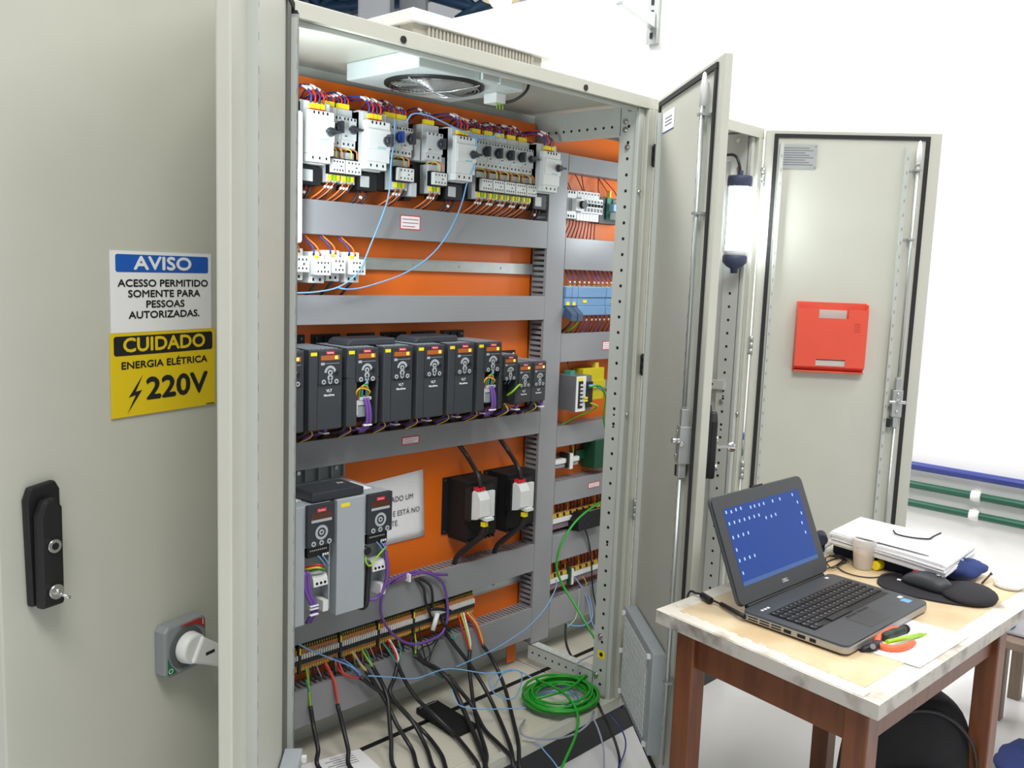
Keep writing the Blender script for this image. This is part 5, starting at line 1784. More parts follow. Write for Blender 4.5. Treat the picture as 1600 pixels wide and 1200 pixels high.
# light blue thin wires
loose('test_wire', [(634, 192, .33), (645, 178, .318), (668, 180, .312), (695, 192, .308), (722, 205, .306), (748, 214, .31), (770, 213, .322), (778, 216, .335)], .0022, LBLUE, 'light blue wire swinging over the tops of the breakers', 'wire')
loose('test_wire', [(617, 188, .33), (616, 215, .318), (611, 255, .312), (608, 300, .325), (598, 335, .34), (578, 385, .345), (560, 425, .33), (530, 448, .33), (495, 456, .335), (462, 458, .34)], .0022, LBLUE, 'light blue wire hanging from the breakers down to the relays at left', 'wire')
loose('test_wire', [(745, 215, .31), (743, 250, .312), (730, 285, .32), (720, 322, .345), (700, 365, .36), (672, 400, .365), (630, 428, .36), (575, 447, .35), (545, 452, .35), (525, 449, .37)], .0022, LBLUE, 'light blue wire drooping across the empty mounting rail', 'wire')
loose('test_wire', [(770, 215, .335), (775, 209, .33), (783, 210, .328), (787, 218, .335)], .0022, LBLUE, 'tiny light blue loop above the row of five breakers', 'wire')
loose('signal_wire', [(464, 1005, .36), (485, 1016, .35), (515, 1028, .345), (545, 1040, .345), (562, 1052, .345)], .0022, LBLUE, 'light blue wire crossing the left part of the terminal strip', 'wire')
loose('signal_wire', [(869, 905, .372), (868, 920, .365), (852, 950, .36), (830, 975, .34), (808, 992, .32), (780, 1010, .31), (755, 1023, .30), (713, 1042, .31)], .002, LBLUE, 'light blue wire slanting from the vertical duct down to the floor', 'wire')
loose('signal_wire', [(575, 1056, .345), (610, 1058, .33), (650, 1060, .315), (700, 1045, .30), (760, 1052, .24), (800, 1048, .22)], .002, LBLUE, 'light blue wire lying along the foot of the lowest duct', 'wire')
loose('signal_wire', [(770, 1075, .24), (790, 1050, .27), (815, 1052, .24), (805, 1090, .15), (775, 1085, .2), (765, 1060, .27), (800, 1046, .27), (830, 1058, .2)], .002, LBLUE, 'light blue loop of wire on the floor left of the green coil', 'wire')
loose('signal_wire', [(706, 1068, .30), (708, 1090, .25), (722, 1104, .22), (760, 1108, .17), (800, 1107, .13), (822, 1106, .1)], .002, LBLUE, 'light blue wire on the floor leading into the green coil', 'wire')

# green cable: coil on the cabinet floor, one end up into the narrow bay, one down to the hall floor
cc = onZ(877, 1088, .155)
pts = []
loops = 11
for i in range(loops * 20 + 1):
    a = 2 * math.pi * i / 20
    t = i / (loops * 20)
    rr = .112 + .016 * math.sin(a * .37 + 1) + .008 * math.sin(a * 1.13)
    z = .150 + .020 * t + .012 * math.sin(a * .5 + 2) * t
    if rr > .122:
        z += .004
    p = Vector((cc.x + rr * math.cos(a + .6), cc.y + rr * .92 * math.sin(a + .6), z))
    if p.y < .04:
        p.z = max(p.z, .152)
    pts.append(p)
gr = thing('network_cable', 'coil of bright green cable on the cabinet floor with one end running up', 'cable', (cc.x, cc.y, .14))
MB().tube(pts, .0044, GREENC, 7).build('coil', gr)
up = [pts[-1]] + path([(935, 1052, .09), (937, 1025, .10), (930, 1000, .16), (914, 972, .22), (895, 940, .28), (878, 912, .33), (870, 888, .345), (873, 862, .35), (883, 838, .35), (902, 812, .355), (925, 793, .362), (948, 780, .37)], .0044)
MB().tube(spline(up, 6), .0044, GREENC, 7).build('rising_end', gr)
dn = [pts[0] + Vector((0, 0, .03))] + [onZ(850, 1068, .205), onZ(885, 1088, .19), onY(900, 1105, .02)]
dn = [onZ(838, 1062, .185), onZ(868, 1075, .19), onZ(890, 1092, .188), onY(903, 1118, -.012), onY(899, 1150, -.05), onY(884, 1185, -.07), onY(872, 1212, -.085)]
MB().tube(spline(dn, 6), .0044, GREENC, 7).build('falling_end', gr)
MB().tube(spline([onZ(915, 1055, .186), onZ(890, 1075, .188), onZ(860, 1086, .18), onZ(835, 1092, .17)], 6), .0044, GREENC, 7).build('loose_turn', gr)
# blue bundle inside the green coil
bc = onZ(868, 1092, .135)
for j in range(4):
    pp_ = [Vector((bc.x + (.055 + .012 * j) * math.cos(a * .7 + j) * (1 + .1 * math.sin(3 * a)), bc.y + (.05 + .01 * j) * math.sin(a * .7 + j), .130 + .004 * j + .004 * math.sin(a))) for a in range(10)]
    tag(MB().tube(spline(pp_, 5), .002, LBLUE if j % 2 else mat('mid_blue_wire', (74, 120, 196), .45), 5).build('signal_wire'), 'thin blue wire curled inside the green coil', 'wire', 'blue wires curled inside the green coil')
# grey cables on floor and over the lip
GREYC = mat('grey_cable', (150, 154, 172), .45)
loose('grey_cable', [(820, 1125, .10), (812, 1140, .04), (825, 1152, .0), (860, 1155, -.03), (895, 1148, -.035), (920, 1130, -.02), (928, 1112, .02)], .003, GREYC, 'grey cable looping over the front lip below the green coil')
loose('grey_cable', [(894, 1046, .12), (905, 1034, .13), (920, 1026, .14), (935, 1020, .16)], .003, GREYC, 'grey cable arching behind the green coil')
loose('grey_cable', [(925, 1118, -.02), (935, 1140, -.06), (943, 1170, -.10), (944, 1205, -.14)], .003, GREYC, 'grey cable hanging down over the dark plinth')
loose('signal_wire', [(840, 1160, -.03), (852, 1175, -.05), (865, 1190, -.07), (876, 1207, -.09)], .002, LBLUE, 'light blue wire hanging over the front lip beside the green cable', 'wire')
loose('signal_wire', [(952, 1116, -.01), (968, 1135, -.05), (977, 1155, -.09), (976, 1175, -.12), (964, 1205, -.16)], .0024, DBLUE, 'dark blue wire hanging over the plinth at right', 'wire')
loose('black_cable', [(884, 975, .36), (884, 1000, .32), (890, 1020, .27), (905, 1040, .20), (925, 1060, .12), (930, 1085, .06), (940, 1112, -.01), (958, 1150, -.07), (968, 1185, -.12), (966, 1207, -.15)], .0045, CABLE, 'black cable coming down through the narrow bay and over the plinth')
loose('signal_wire', [(884, 975, .36), (900, 978, .35), (915, 976, .33), (925, 965, .34), (923, 940, .37), (915, 925, .39), (897, 902, .41)], .0022, LBLUE, 'light blue loop of wire below the narrow bay terminals', 'wire')
loose('signal_wire', [(895, 898, .41), (910, 920, .39), (920, 945, .37), (924, 970, .34), (932, 985, .30), (938, 992, .27)], .0026, mat('pale_blue_cable', (160, 176, 220), .45), 'pale blue wire dropping from the lower narrow bay terminals', 'wire')
loose('signal_wire', [(905, 920, .385), (903, 950, .375), (898, 968, .365), (886, 980, .355)], .002, mat('pale_green_wire', (170, 196, 150), .45), 'pale green wire at the lowest narrow bay duct', 'wire')
loose('signal_wire', [(907, 897, .41), (915, 908, .40), (916, 920, .395)], .002, YELW, 'short yellow wire at the lower narrow bay terminals', 'wire')
loose('earth_wire', [(943, 968, .09), (955, 970, .05), (966, 980, .02), (974, 1000, .0), (978, 1030, -.012), (978, 1060, -.02)], .0024, YELW, 'yellow wire bridging from the front post to the door hinge', 'wire')
loose('earth_wire', [(1118, 900, .12), (1128, 897, .06), (1134, 899, .02)], .0022, YELW, 'short yellow wire on the narrow bay post beside the laptop', 'wire')

# black box and paper lying on the cabinet floor
a, b_, c_, d_ = onZ(650, 1112, .13), onZ(683, 1098, .13), onZ(742, 1133, .13), onZ(712, 1152, .13)
r = thing('power_brick', 'flat black plastic box lying on the cabinet floor among the cables', 'box', ((a + c_) / 2).to_tuple()[:2] + (.1235,))
xa = (b_ - a).normalized(); ya = (d_ - a); L = ya.length; ya.normalize(); w = (b_ - a).length
M = frame((a.x, a.y, .1238), xa, ya - xa * ya.dot(xa) if False else ya, (0, 0, 1))
MB(M).box(0, w, 0, L, 0, .018, BLACKM).build('housing', r, bevel=.004)
MB(M).box(.006, w - .006, -.008, .02, .004, .014, BLACK).build('end_plug', r, bevel=.002)
MB(M).box(.008, w - .010, .006, .010, .018, .0186, mat('scuffed_grey_print', (130, 132, 136), .6)).build('print_strip', r)
q = [onZ(470, 1196, .125), onZ(562, 1170, .125), onZ(600, 1205, .125), onZ(500, 1240, .125)]
r = thing('paper_sheet', 'white printed sheet lying at front left of the cabinet floor', 'paper', ((q[0] + q[2]) / 2))
mb = MB().add([p + Vector((0, 0, 0)) for p in q] + [p + Vector((0, 0, .0006)) for p in q], [(3, 2, 1, 0), (4, 5, 6, 7), (0, 1, 5, 4), (1, 2, 6, 5), (2, 3, 7, 6), (3, 0, 4, 7)], PAPER)
mb.build('sheet', r)
ex = (q[1] - q[0]).normalized()
ey = Vector((-ex.y, ex.x, 0))
b = MB()
for i in range(5):
    s_ = q[1] - ex * (.03 + .0) - ey * (.012 + .012 * i)
    Mx = frame((s_.x, s_.y, .1258), -ex, -ey, (0, 0, 1))
    b.box(0, .07 + .02 * (i % 2), 0, .0035, 0, .0001, GREYINK if i else mat('faded_red_print', (200, 150, 150), .7), M=Mx)
b.build('print_lines', r)
# ------------------------------------------------------------------ work table
TZ = .77
WOOD = mat('red_brown_varnished_wood', (116, 66, 36), 0.38, col2=(100, 55, 30), nscale=6, stretch=(6, 6, .7), bump=.05)
TOP = mat('worn_hardboard_top', (228, 208, 172), 0.5, col2=(210, 182, 140), nscale=9, bump=.04, lo=.35, hi=.7)
EDGE = mat('chipped_white_edge_paint', (232, 226, 214), 0.6, col2=(176, 166, 152), nscale=14, bump=.25, lo=.52, hi=.72)
tl, tf = onZ(1025, 951, TZ), onZ(1374, 1101, TZ)
tf2 = onZ(1600, 950, TZ)
dx_ = (tf2 - tf); dx_.z = 0; dx_.normalize()
dyv = (tl - tf); dyv.z = 0
LEN = 1.02
A, B_, C_, D_ = tf, tf + dx_ * LEN, tf + dx_ * LEN + dyv, tl
tbl = thing('work_table', 'small wooden table with red brown legs and a worn white-edged top', 'table', ((A + C_) / 2).to_tuple()[:2] + (0,))


def on_table(s, t):
    return A + dx_ * s + dyv * t


def quad_prism(mb, pts, z0, z1, m):
    v = [(p.x, p.y, z0) for p in pts] + [(p.x, p.y, z1) for p in pts]
    return mb.add(v, [(3, 2, 1, 0), (4, 5, 6, 7), (0, 1, 5, 4), (1, 2, 6, 5), (2, 3, 7, 6), (3, 0, 4, 7)], m)


mb = MB()
quad_prism(mb, [A, B_, C_, D_], TZ - .034, TZ - .0035, mat('scuffed_grey_edge', (186, 182, 174), .65, col2=(120, 112, 104), nscale=18, bump=.25, lo=.5, hi=.75))
quad_prism(mb, [A, B_, C_, D_], TZ - .0034, TZ - .0012, EDGE)
mb.build('tabletop', tbl, bevel=.003)
e = .045
quad_prism(MB(), [on_table(e, .09), on_table(LEN - e, .09), on_table(LEN - e, .925), on_table(e * .8, .925)], TZ - .002, TZ, TOP).build('top_board', tbl)
# ragged remnants of white edging
mb = MB()
for i in range(26):
    t_ = .06 + .83 * i / 25
    wd = .030 + .012 * random.random()
    p0, p1 = on_table(.0, t_), on_table(.0, t_ + .034)
    quad_prism(mb, [p0 + dx_ * .002, p0 + dx_ * wd, p1 + dx_ * (wd + .006 * random.random()), p1 + dx_ * .002], TZ - .0014, TZ + .0006, EDGE)
mb.build('edge_lipping', tbl)
dyn = dyv.normalized()


def leg_at(s, t):
    p = on_table(s, t)
    M = frame((p.x, p.y, 0), dx_, dyn, (0, 0, 1))
    MB(M).prism([(-.027, -.027), (.027, -.027), (.027, .027), (-.027, .027)], 0, TZ - .0345, WOOD).build('leg', tbl, bevel=.004)


IN = .055
for s, t in ((IN, .10), (IN, .87), (.77, .10), (.77, .87)):
    leg_at(s, t)


def rail(p, q, nm='apron'):
    d = (q - p); d.z = 0
    L = d.length; d.normalize()
    M = frame((p.x, p.y, 0), d, Vector((-d.y, d.x, 0)), (0, 0, 1))
    MB(M).box(.02, L - .02, -.011, .011, TZ - .125, TZ - .0345, WOOD).build(nm, tbl, bevel=.002)


rail(on_table(IN, .10), on_table(IN, .87))
rail(on_table(.77, .10), on_table(.77, .87))
rail(on_table(IN, .10), on_table(.77, .10))
rail(on_table(IN, .87), on_table(.77, .87))

# ------------------------------------------------------------------ laptop
LW, LD, LH = .425, .262, .026
lr = math.radians(-2.4)
lx_ = Vector((math.cos(lr), math.sin(lr), 0))
ly_ = Vector((.06, .998, 0)).normalized()
bl = onZ(1158, 953, TZ + LH)
lap = thing('laptop', 'open dark grey laptop with a blue desktop screen on the table', 'laptop', (bl + lx_ * LW / 2 - ly_ * LD / 2).to_tuple()[:2] + (TZ,))
ML_ = frame((bl.x, bl.y, TZ + .0015), lx_, ly_, (0, 0, 1))          # x right, y: 0 at hinge, -LD at front
LAPD = mat('laptop_dark_grey', (66, 70, 74), 0.42, noise=.04, nscale=20)
LAPS = mat('laptop_silver_edge', (172, 170, 168), 0.35, metal=.6)
KEYM = mat('laptop_key', (30, 31, 33), .5)
mb = MB(ML_).prism(rrect(0, LW, -LD, 0, .018), .004, LH - .006, LAPS)
mb.build('base', lap, bevel=.003)
mb = MB(ML_).prism(rrect(.0015, LW - .0015, -LD + .0015, -.001, .017), LH - .006, LH - .0015, LAPD)
mb.build('palm_deck', lap, bevel=.001)
MB(ML_).prism(rrect(.01, LW - .01, -LD + .01, -.01, .015), 0, .004, BLACK).build('underside', lap)
kb = [c_ for c_ in lap.children if c_.name.startswith('palm_deck')][-1]
ZK = LH - .0015
MB(ML_).box(.028, LW - .024, -.172, -.052, ZK - .001, ZK + .0003, mat('keyboard_well', (20, 20, 22), .5)).build('keyboard_well', kb)
# keys
rows = 6
nk = 0
for rI in range(rows):
    yk = -.058 - rI * .0192
    xk = .031
    cols = 19
    for cI in range(cols):
        wk = .0178
        if rI == rows - 1 and 4 <= cI <= 8:
            if cI == 4:
                MB(ML_).box(xk, xk + .0196 * 5 - .0025, yk - .0165, yk, ZK + .0003, ZK + .003, KEYM).build('key', kb)
            xk += .0196
            continue
        if nk < 97:
            m_ = MB(ML_).box(xk, xk + .0168, yk - .0165, yk, ZK + .0003, ZK + .003, KEYM)
            m_.box(xk + .004, xk + .0065, yk - .0068, yk - .004, ZK + .003, ZK + .00315, BTN)
            m_.build('key', kb)
            nk += 1
        xk += .0196
MB(ML_).prism(rrect(.15, .255, -LD + .018, -.182, .004), ZK, ZK + .0004, mat('touchpad_grey', (58, 61, 65), .35)).build('touchpad', lap)
for x, y in ((.160, -.180), (.215, -.180)):
    MB(ML_).box(x, x + .045, y - .004, y + .003, ZK, ZK + .0012, KEYM).build('touchpad_button', lap)
MB(ML_).box(LW - .052, LW - .028, -LD + .030, -LD + .052, ZK, ZK + .0003, mat('sticker_blue', (110, 176, 220), .4)).build('palm_sticker', lap)
MB(ML_).box(LW - .036, LW - .020, -LD + .056, -LD + .066, ZK, ZK + .0003, PAPER).build('palm_sticker', lap)
MB(ML_).box(LW - .052, LW - .040, -.020, -.012, ZK, ZK + .0003, PAPER).build('power_key_mark', lap)
for i in range(3):
    MB(ML_).box(.034 + i * .013, .042 + i * .013, -.036, -.030, ZK, ZK + .0004, PAPER).build('media_key', lap)
mb = MB(ML_)
for i in range(3):
    for j in range(2):
        mb.box(-.0004, .002, -.045 - i * .03, -.020 - i * .03, .008 + j * .006, .011 + j * .006, BLACKM)
mb.build('side_vent_slats', lap)
for y0_, y1_, nm in ((-.13, -.112, 'side_port'), (-.165, -.145, 'side_port'), (-.19, -.175, 'side_port'), (-.010, -.006, 'lock_slot')):
    MB(ML_).box(-.0004, .002, y0_, y1_, .008, .016, BLACKM).build(nm, lap)
# lid
tilt = math.radians(23.5)
up_ = (Vector((0, 0, 1)) * math.cos(tilt) + ly_ * math.sin(tilt)).normalized()
hz = Vector((bl.x, bl.y, TZ + LH + .004)) + lx_ * .0 + ly_ * .002
nl = lx_.cross(up_).normalized()                                   # towards the user
MLID = frame(hz, lx_, up_, nl)
LHH = .262
mb = MB(MLID).prism(rrect(0, LW, 0, LHH, .018), -.012, -.003, LAPD)
mb.build('lid', lap, bevel=.003)
lid = [c_ for c_ in lap.children if c_.name == 'lid' or c_.name.startswith('lid')][-1]
MB(MLID).prism(rrect(.002, LW - .002, .002, LHH - .002, .017), -.003, .0005, mat('bezel_dark', (52, 54, 58), .4)).build('screen_bezel', lid, bevel=.001)
SX0, SX1, SY0, SY1 = .036, LW - .034, .042, LHH - .034
SCR = bpy.data.materials.new('blue_screen')
SCR.use_nodes = True
nt = SCR.node_tree
bs = nt.nodes['Principled BSDF']
bs.inputs['Base Color'].default_value = (.01, .015, .03, 1)
bs.inputs['Roughness'].default_value = .3
bs.inputs['Specular IOR Level'].default_value = .15
bs.inputs['Emission Color'].default_value = (lin(24), lin(66), lin(146), 1)
bs.inputs['Emission Strength'].default_value = .92
MB(MLID).box(SX0, SX1, SY0, SY1, .0004, .0009, SCR).build('screen', lid)
ICON = mat('screen_icon', (150, 176, 220), .4, emit=.5)
sw, sh = SX1 - SX0, SY1 - SY0
for u, v in ([(.03, .95), (.09, .94), (.15, .95), (.21, .95), (.33, .93), (.38, .93), (.44, .93), (.50, .93), (.62, .93), (.72, .93), (.90, .94)] + [(.03 + .062 * i, .80) for i in range(7)] + [(.48, .74), (.55, .74), (.61, .745)]
             + [(.03 + .062 * i, .62) for i in range(4)] + [(.03, .46)] + [(.03 + .062 * i, .32) for i in range(4)] + [(.03, .16)] + [(.94, .82), (.95, .66), (.92, .53), (.93, .39)]):
    x, y = SX0 + sw * u, SY0 + sh * v
    MB(MLID).box(x - .0025, x + .0025, y - .0035, y + .004, .0009, .0012, ICON).build('screen_icon', lid)
MB(MLID).box(SX0, SX1, SY0, SY0 + .010, .0009, .0011, mat('screen_taskbar', (44, 78, 130), .4, emit=.5)).build('taskbar', lid)
MB(MLID).text('DELL', .012, mat('logo_silver', (200, 202, 206), .3), Matrix.Translation((LW / 2, .021, .0006)), bold=.0004).build('maker_logo', lid)
MB(MLID).cyl((.03, -.004, -.004), (LW - .03, -.004, -.004), .006, BLACK, 12).build('hinge_bar', lap)
MB(MLID).box(LW * .44, LW * .56, LHH - .001, LHH + .003, -.010, -.002, BLACK).build('lid_latch', lid)
# charger lead with ferrite
p0 = ML_ @ Vector((-.002, -.012, .012))
p1_ = onZ(1127, 944, TZ + .009)
cp = [p1_, onZ(1120, 941, TZ + .010), onZ(1112, 937, TZ + .011), onZ(1097, 929, TZ + .011), onZ(1088, 927, TZ + .008), onZ(1083, 925, TZ + .004) + Vector((0, .012, -.006)), onZ(1083, 925, TZ) + Vector((.01, .03, -.08))]
ch = thing('charger_lead', 'black charger lead with ferrite bead plugged into the laptop', 'cable', onZ(1112, 940, TZ))
MB().tube(spline(cp, 6), .0028, CABLE, 7).build('lead', ch)
MB().cyl(p0, p1_, .0058, BLACK, 12).build('plug', ch)
MB().cyl(onZ(1111, 939, TZ + .010), onZ(1097, 930, TZ + .010), .0088, BLACK, 12).build('ferrite', ch, bevel=.002)

# ------------------------------------------------------------------ mouse and pad
pd0, pd1 = onZ(1372, 908, TZ), onZ(1545, 945, TZ)
ctr = onZ(1455, 925, TZ)
ax = (onZ(1556, 941, TZ) - onZ(1372, 905, TZ)); ax.z = 0; hl = ax.length / 2; ax.normalize()
ay = Vector((-ax.y, ax.x, 0))
mid = (onZ(1556, 941, TZ) + onZ(1372, 905, TZ)) / 2
MP = frame((mid.x, mid.y, TZ), ax, ay, (0, 0, 1))
pad = thing('mouse_pad', 'black mouse pad with a padded wrist rest on the table', 'mouse pad', (mid.x, mid.y, TZ))
RUB = mat('black_pad_fabric', (36, 34, 38), .85, noise=.1, nscale=120)
prf = []
for i in range(48):
    a = 2 * math.pi * i / 48
    c_, s_ = math.cos(a), math.sin(a)
    wy = .098 + (.0 if c_ < 0 else -.010 * c_)
    prf.append((hl * (abs(c_) ** .75) * (1 if c_ > 0 else -1), wy * (abs(s_) ** .7) * (1 if s_ > 0 else -1)))
MB(MP).prism(prf, .0005, .005, RUB).build('mat', pad, bevel=.001)
MB(MP).ball((hl - .062, -.004, .010), 1, RUB, .068, .086, .020, 24, 12).build('wrist_rest', pad)
MB(MP).box(-hl + .045, -hl + .062, .01, .022, .005, .0054, PAPER).build('printed_mark', pad)
mm = (onZ(1413, 903, TZ + .012) + onZ(1482, 922, TZ + .012)) / 2
mx = (onZ(1482, 925, TZ + .012) - onZ(1413, 903, TZ + .012)); mx.z = 0; ml = .068; mx.normalize()
MM = frame((mm.x, mm.y, TZ + .0055), mx, Vector((-mx.y, mx.x, 0)), (0, 0, 1))
ms = thing('computer_mouse', 'dark grey computer mouse with red scroll wheel on the black pad', 'mouse', (mm.x, mm.y, TZ + .0055))
vs, fs = [], []
NU, NV = 14, 20
for i in range(NU + 1):
    u = -1 + 2 * i / NU
    hgt = .040 * (max(0, 1 - ((u - .15) / 1.16) ** 2)) ** .7
    wid = .033 * (max(0.0, 1 - abs(u) ** 3.2)) ** .5 * (1.0 + .06 * u)
    for j in range(NV + 1):
        a = math.pi * j / NV
        vs.append((u * ml, wid * math.cos(a), max(0, hgt * (math.sin(a) ** .6 if math.sin(a) > 0 else 0))))
for i in range(NU):
    for j in range(NV):
        a_ = i * (NV + 1) + j
        fs.append((a_, a_ + 1, a_ + NV + 2, a_ + NV + 1))
    fs.append((i * (NV + 1), (i + 1) * (NV + 1), (i + 1) * (NV + 1) + NV, i * (NV + 1) + NV))
MB(MM).add(vs, fs, mat('mouse_dark_grey', (56, 58, 62), .5), smooth=True).build('shell', ms)
MB(MM).cyl((-.030, -.004, .025), (-.030, .004, .025), .010, REDTAG, 18).build('scroll_wheel', ms)
MB(MM).box(.028, .036, -.006, .0, .0395, .041, GREYP).build('printed_mark', ms)
w0_ = MM @ Vector((-ml, 0, .010))
MB().tube(spline([w0_, w0_ + mx * -.03 + Vector((0, 0, -.003)), onZ(1370, 902, TZ + .003), onZ(1345, 901, TZ + .003), onZ(1320, 894, TZ + .003), onZ(1308, 884, TZ + .003), onZ(1322, 878, TZ + .004), onZ(1312, 872, TZ + .004), onZ(1292, 878, TZ + .004), onZ(1288, 888, TZ + .005), onZ(1305, 884, TZ + .007), onZ(1318, 872, TZ + .007), onZ(1296, 868, TZ + .005)], 6), .0018, CABLE, 6).build('mouse_cable', ms)
MB().tube(spline([onZ(1296, 868, TZ + .006), onZ(1318, 876, TZ + .01), onZ(1300, 888, TZ + .01), onZ(1290, 872, TZ + .01), onZ(1312, 868, TZ + .012), onZ(1326, 878, TZ + .008)], 6), .0018, CABLE, 6).build('mouse_cable', ms)

# ------------------------------------------------------------------ plastic cup
CUPM = bpy.data.materials.new('translucent_cup')
CUPM.use_nodes = True
b0 = CUPM.node_tree.nodes['Principled BSDF']
b0.inputs['Base Color'].default_value = (.93, .90, .88, 1)
b0.inputs['Roughness'].default_value = .35
b0.inputs['Alpha'].default_value = .5
cb = onZ(1348, 888, TZ)
cup = thing('plastic_cup', 'translucent white plastic cup holding milky coffee behind the laptop', 'cup', (cb.x, cb.y, TZ))
MB(Matrix.Translation((cb.x, cb.y, TZ + .0005))).lathe([(0, 0), (.0235, 0), (.025, .003), (.0335, .082), (.0355, .084), (.0355, .087), (.0325, .0865), (.0318, .082), (.0235, .004), (0, .003)], CUPM, 36).build('cup', cup)
MB(Matrix.Translation((cb.x, cb.y, TZ + .0005))).lathe([(0, .0035), (.0228, .0045), (.0275, .046), (0, .046)], mat('milky_coffee', (224, 190, 162), .4), 30).build('coffee', cup)

# ------------------------------------------------------------------ paper stack, cap and blue cloth
p1, p2, p3, p4 = onZ(1297, 845, TZ + .05), onZ(1475, 897, TZ + .05), onZ(1522, 862, TZ + .05), onZ(1345, 822, TZ + .05)
st = thing('paper_stack', 'thick stack of loose white papers behind the cup at the table\'s far side', 'paper stack', ((p1 + p3) / 2).to_tuple()[:2] + (TZ + .028,))
sxv, syv = (p2 - p1), (p4 - p1)
lay = 11
for i in range(lay):
    z0 = TZ + .040 + i * .0033
    ja, jb = random.uniform(-.006, .006), random.uniform(-.006, .006)
    qq = [p1 + Vector((ja, jb, 0)), p2 + Vector((jb, ja, 0)), p3 + Vector((ja, -jb, 0)), p4 + Vector((-jb, ja, 0))]
    mb = MB()
    n = 6
    vv = []
    for zz in (0, .0029):
        for j in range(n + 1):
            for k_ in range(n + 1):
                s_, t_ = k_ / n, j / n
                p = (qq[0] * (1 - s_) + qq[1] * s_) * (1 - t_) + (qq[3] * (1 - s_) + qq[2] * s_) * t_
                vv.append((p.x, p.y, z0 + zz + .008 * max(0, .35 - s_) * (i / lay) - .012 * max(0, s_ - .6) * (1 - i / lay * .5)))
    N1 = (n + 1) * (n + 1)
    ff = []
    for j in range(n):
        for k_ in range(n):
            a_ = j * (n + 1) + k_
            ff.append((a_, a_ + n + 1, a_ + n + 2, a_ + 1))
            ff.append((N1 + a_, N1 + a_ + 1, N1 + a_ + n + 2, N1 + a_ + n + 1))
    bd = [k_ for k_ in range(n)] + [k_ * (n + 1) + n for k_ in range(n)] + [n * (n + 1) + n - k_ for k_ in range(n)] + [(n - k_) * (n + 1) for k_ in range(n)]
    for k_ in range(len(bd)):
        a_, c_ = bd[k_], bd[(k_ + 1) % len(bd)]
        ff.append((a_, c_, N1 + c_, N1 + a_))
    mb.add(vv, ff, PAPER).build('sheets', st)
TZS = TZ + .040 + lay * .0033
q = [onZ(1337, 838, TZS + .006), onZ(1352, 812, TZS + .014), onZ(1465, 842, TZS + .010), onZ(1452, 868, TZS + .004)]
mb = MB().add([p for p in q] + [p + Vector((0, 0, .0012)) for p in q], [(3, 2, 1, 0), (4, 5, 6, 7), (0, 1, 5, 4), (1, 2, 6, 5), (2, 3, 7, 6), (3, 0, 4, 7)], PAPER)
tag(mb.build('paper_sheet'), 'loose white sheet lying tilted on top of the paper stack', 'paper')
tag(MB().tube(spline([onZ(1396, 829, TZS + .016), onZ(1402, 835, TZS + .016), onZ(1425, 840, TZS + .015), onZ(1450, 842, TZS + .014), onZ(1457, 839, TZS + .016), onZ(1470, 833, TZS + .022)], 6), .0026, CABLE, 7).build('cable_tie'), 'black cable tie lying across the paper stack', 'cable tie')
NAVY = mat('navy_cloth', (44, 60, 116), .9, noise=.2, nscale=14, bump=.4)
DNAVY = mat('dark_navy_cloth', (26, 32, 56), .9, noise=.2, nscale=14, bump=.3)


def crumple(name, c, rx, ry, rz, rot, m, label, cat, amp=.16, seed=1):
    rnd = random.Random(seed)
    ph = [rnd.uniform(0, 6) for _ in range(8)]
    n, k = 28, 14
    vv = []
    for i in range(k + 1):
        t = math.pi * i / k
        for j in range(n):
            a = 2 * math.pi * j / n
            w_ = 1 + amp * math.sin(3 * a + ph[0] + 2 * t) + amp * .7 * math.sin(5 * a + ph[1] - 3 * t) + amp * .4 * math.sin(9 * a + ph[2] + 4 * t)
            x, y = rx * math.sin(t) * math.cos(a) * w_, ry * math.sin(t) * math.sin(a) * w_
            z = rz * (math.cos(t) * (1 + amp * math.sin(4 * a + ph[3])) + 1) * .5
            vv.append((x, y, max(0, z)))
    ff = [(i * n + j, i * n + (j + 1) % n, (i + 1) * n + (j + 1) % n, (i + 1) * n + j) for i in range(k) for j in range(n)]
    M = Matrix.Translation(c) @ Matrix.Rotation(rot, 4, 'Z')
    return tag(MB(M).add(vv, ff, m, smooth=True).build(name), label, cat)


c1 = onZ(1494, 902, TZ)
crumple('work_glove', (c1.x, c1.y, TZ + .001), .085, .056, .052, -.3, NAVY, 'crumpled blue cloth squashed under the right end of the paper stack', 'cloth', .10, 3)
c1 = onZ(1445, 888, TZ)
crumple('cloth', (c1.x + .03, c1.y + .01, TZ + .001), .07, .04, .042, -.2, NAVY, 'smaller fold of blue cloth peeking out behind the computer mouse', 'cloth', .12, 8)
c1 = onZ(1330, 862, TZ)
c2 = onZ(1420, 872, TZ)
bx = thing('tool_pouch', 'dark navy tool pouch lying flat beneath the paper stack', 'bag', ((c1 + c2) / 2).to_tuple()[:2] + (TZ,))
dd = (onZ(1475, 897, TZ) - onZ(1297, 845, TZ)); dd.z = 0; LL = dd.length; dd.normalize()
s0 = onZ(1290, 866, TZ + .001)
MQ = frame((s0.x, s0.y, TZ + .001), dd, Vector((-dd.y, dd.x, 0)), (0, 0, 1))
MB(MQ).prism(rrect(0, LL * .86, .022, .16, .02), 0, .0375, DNAVY).build('pouch', bx, bevel=.006)
yb_ = onZ(1386, 879, TZ + .013)
xh_ = (yb_ - s0).dot(dd)
tag(MB(MQ).cyl((xh_, -.012, .0135), (xh_, .021, .0135), .0135, YELLOW, 16).build('screwdriver', bevel=.003), 'yellow tool handle sticking out under the papers right of the cup', 'tool')
c1 = onZ(1282, 842, TZ + .045)
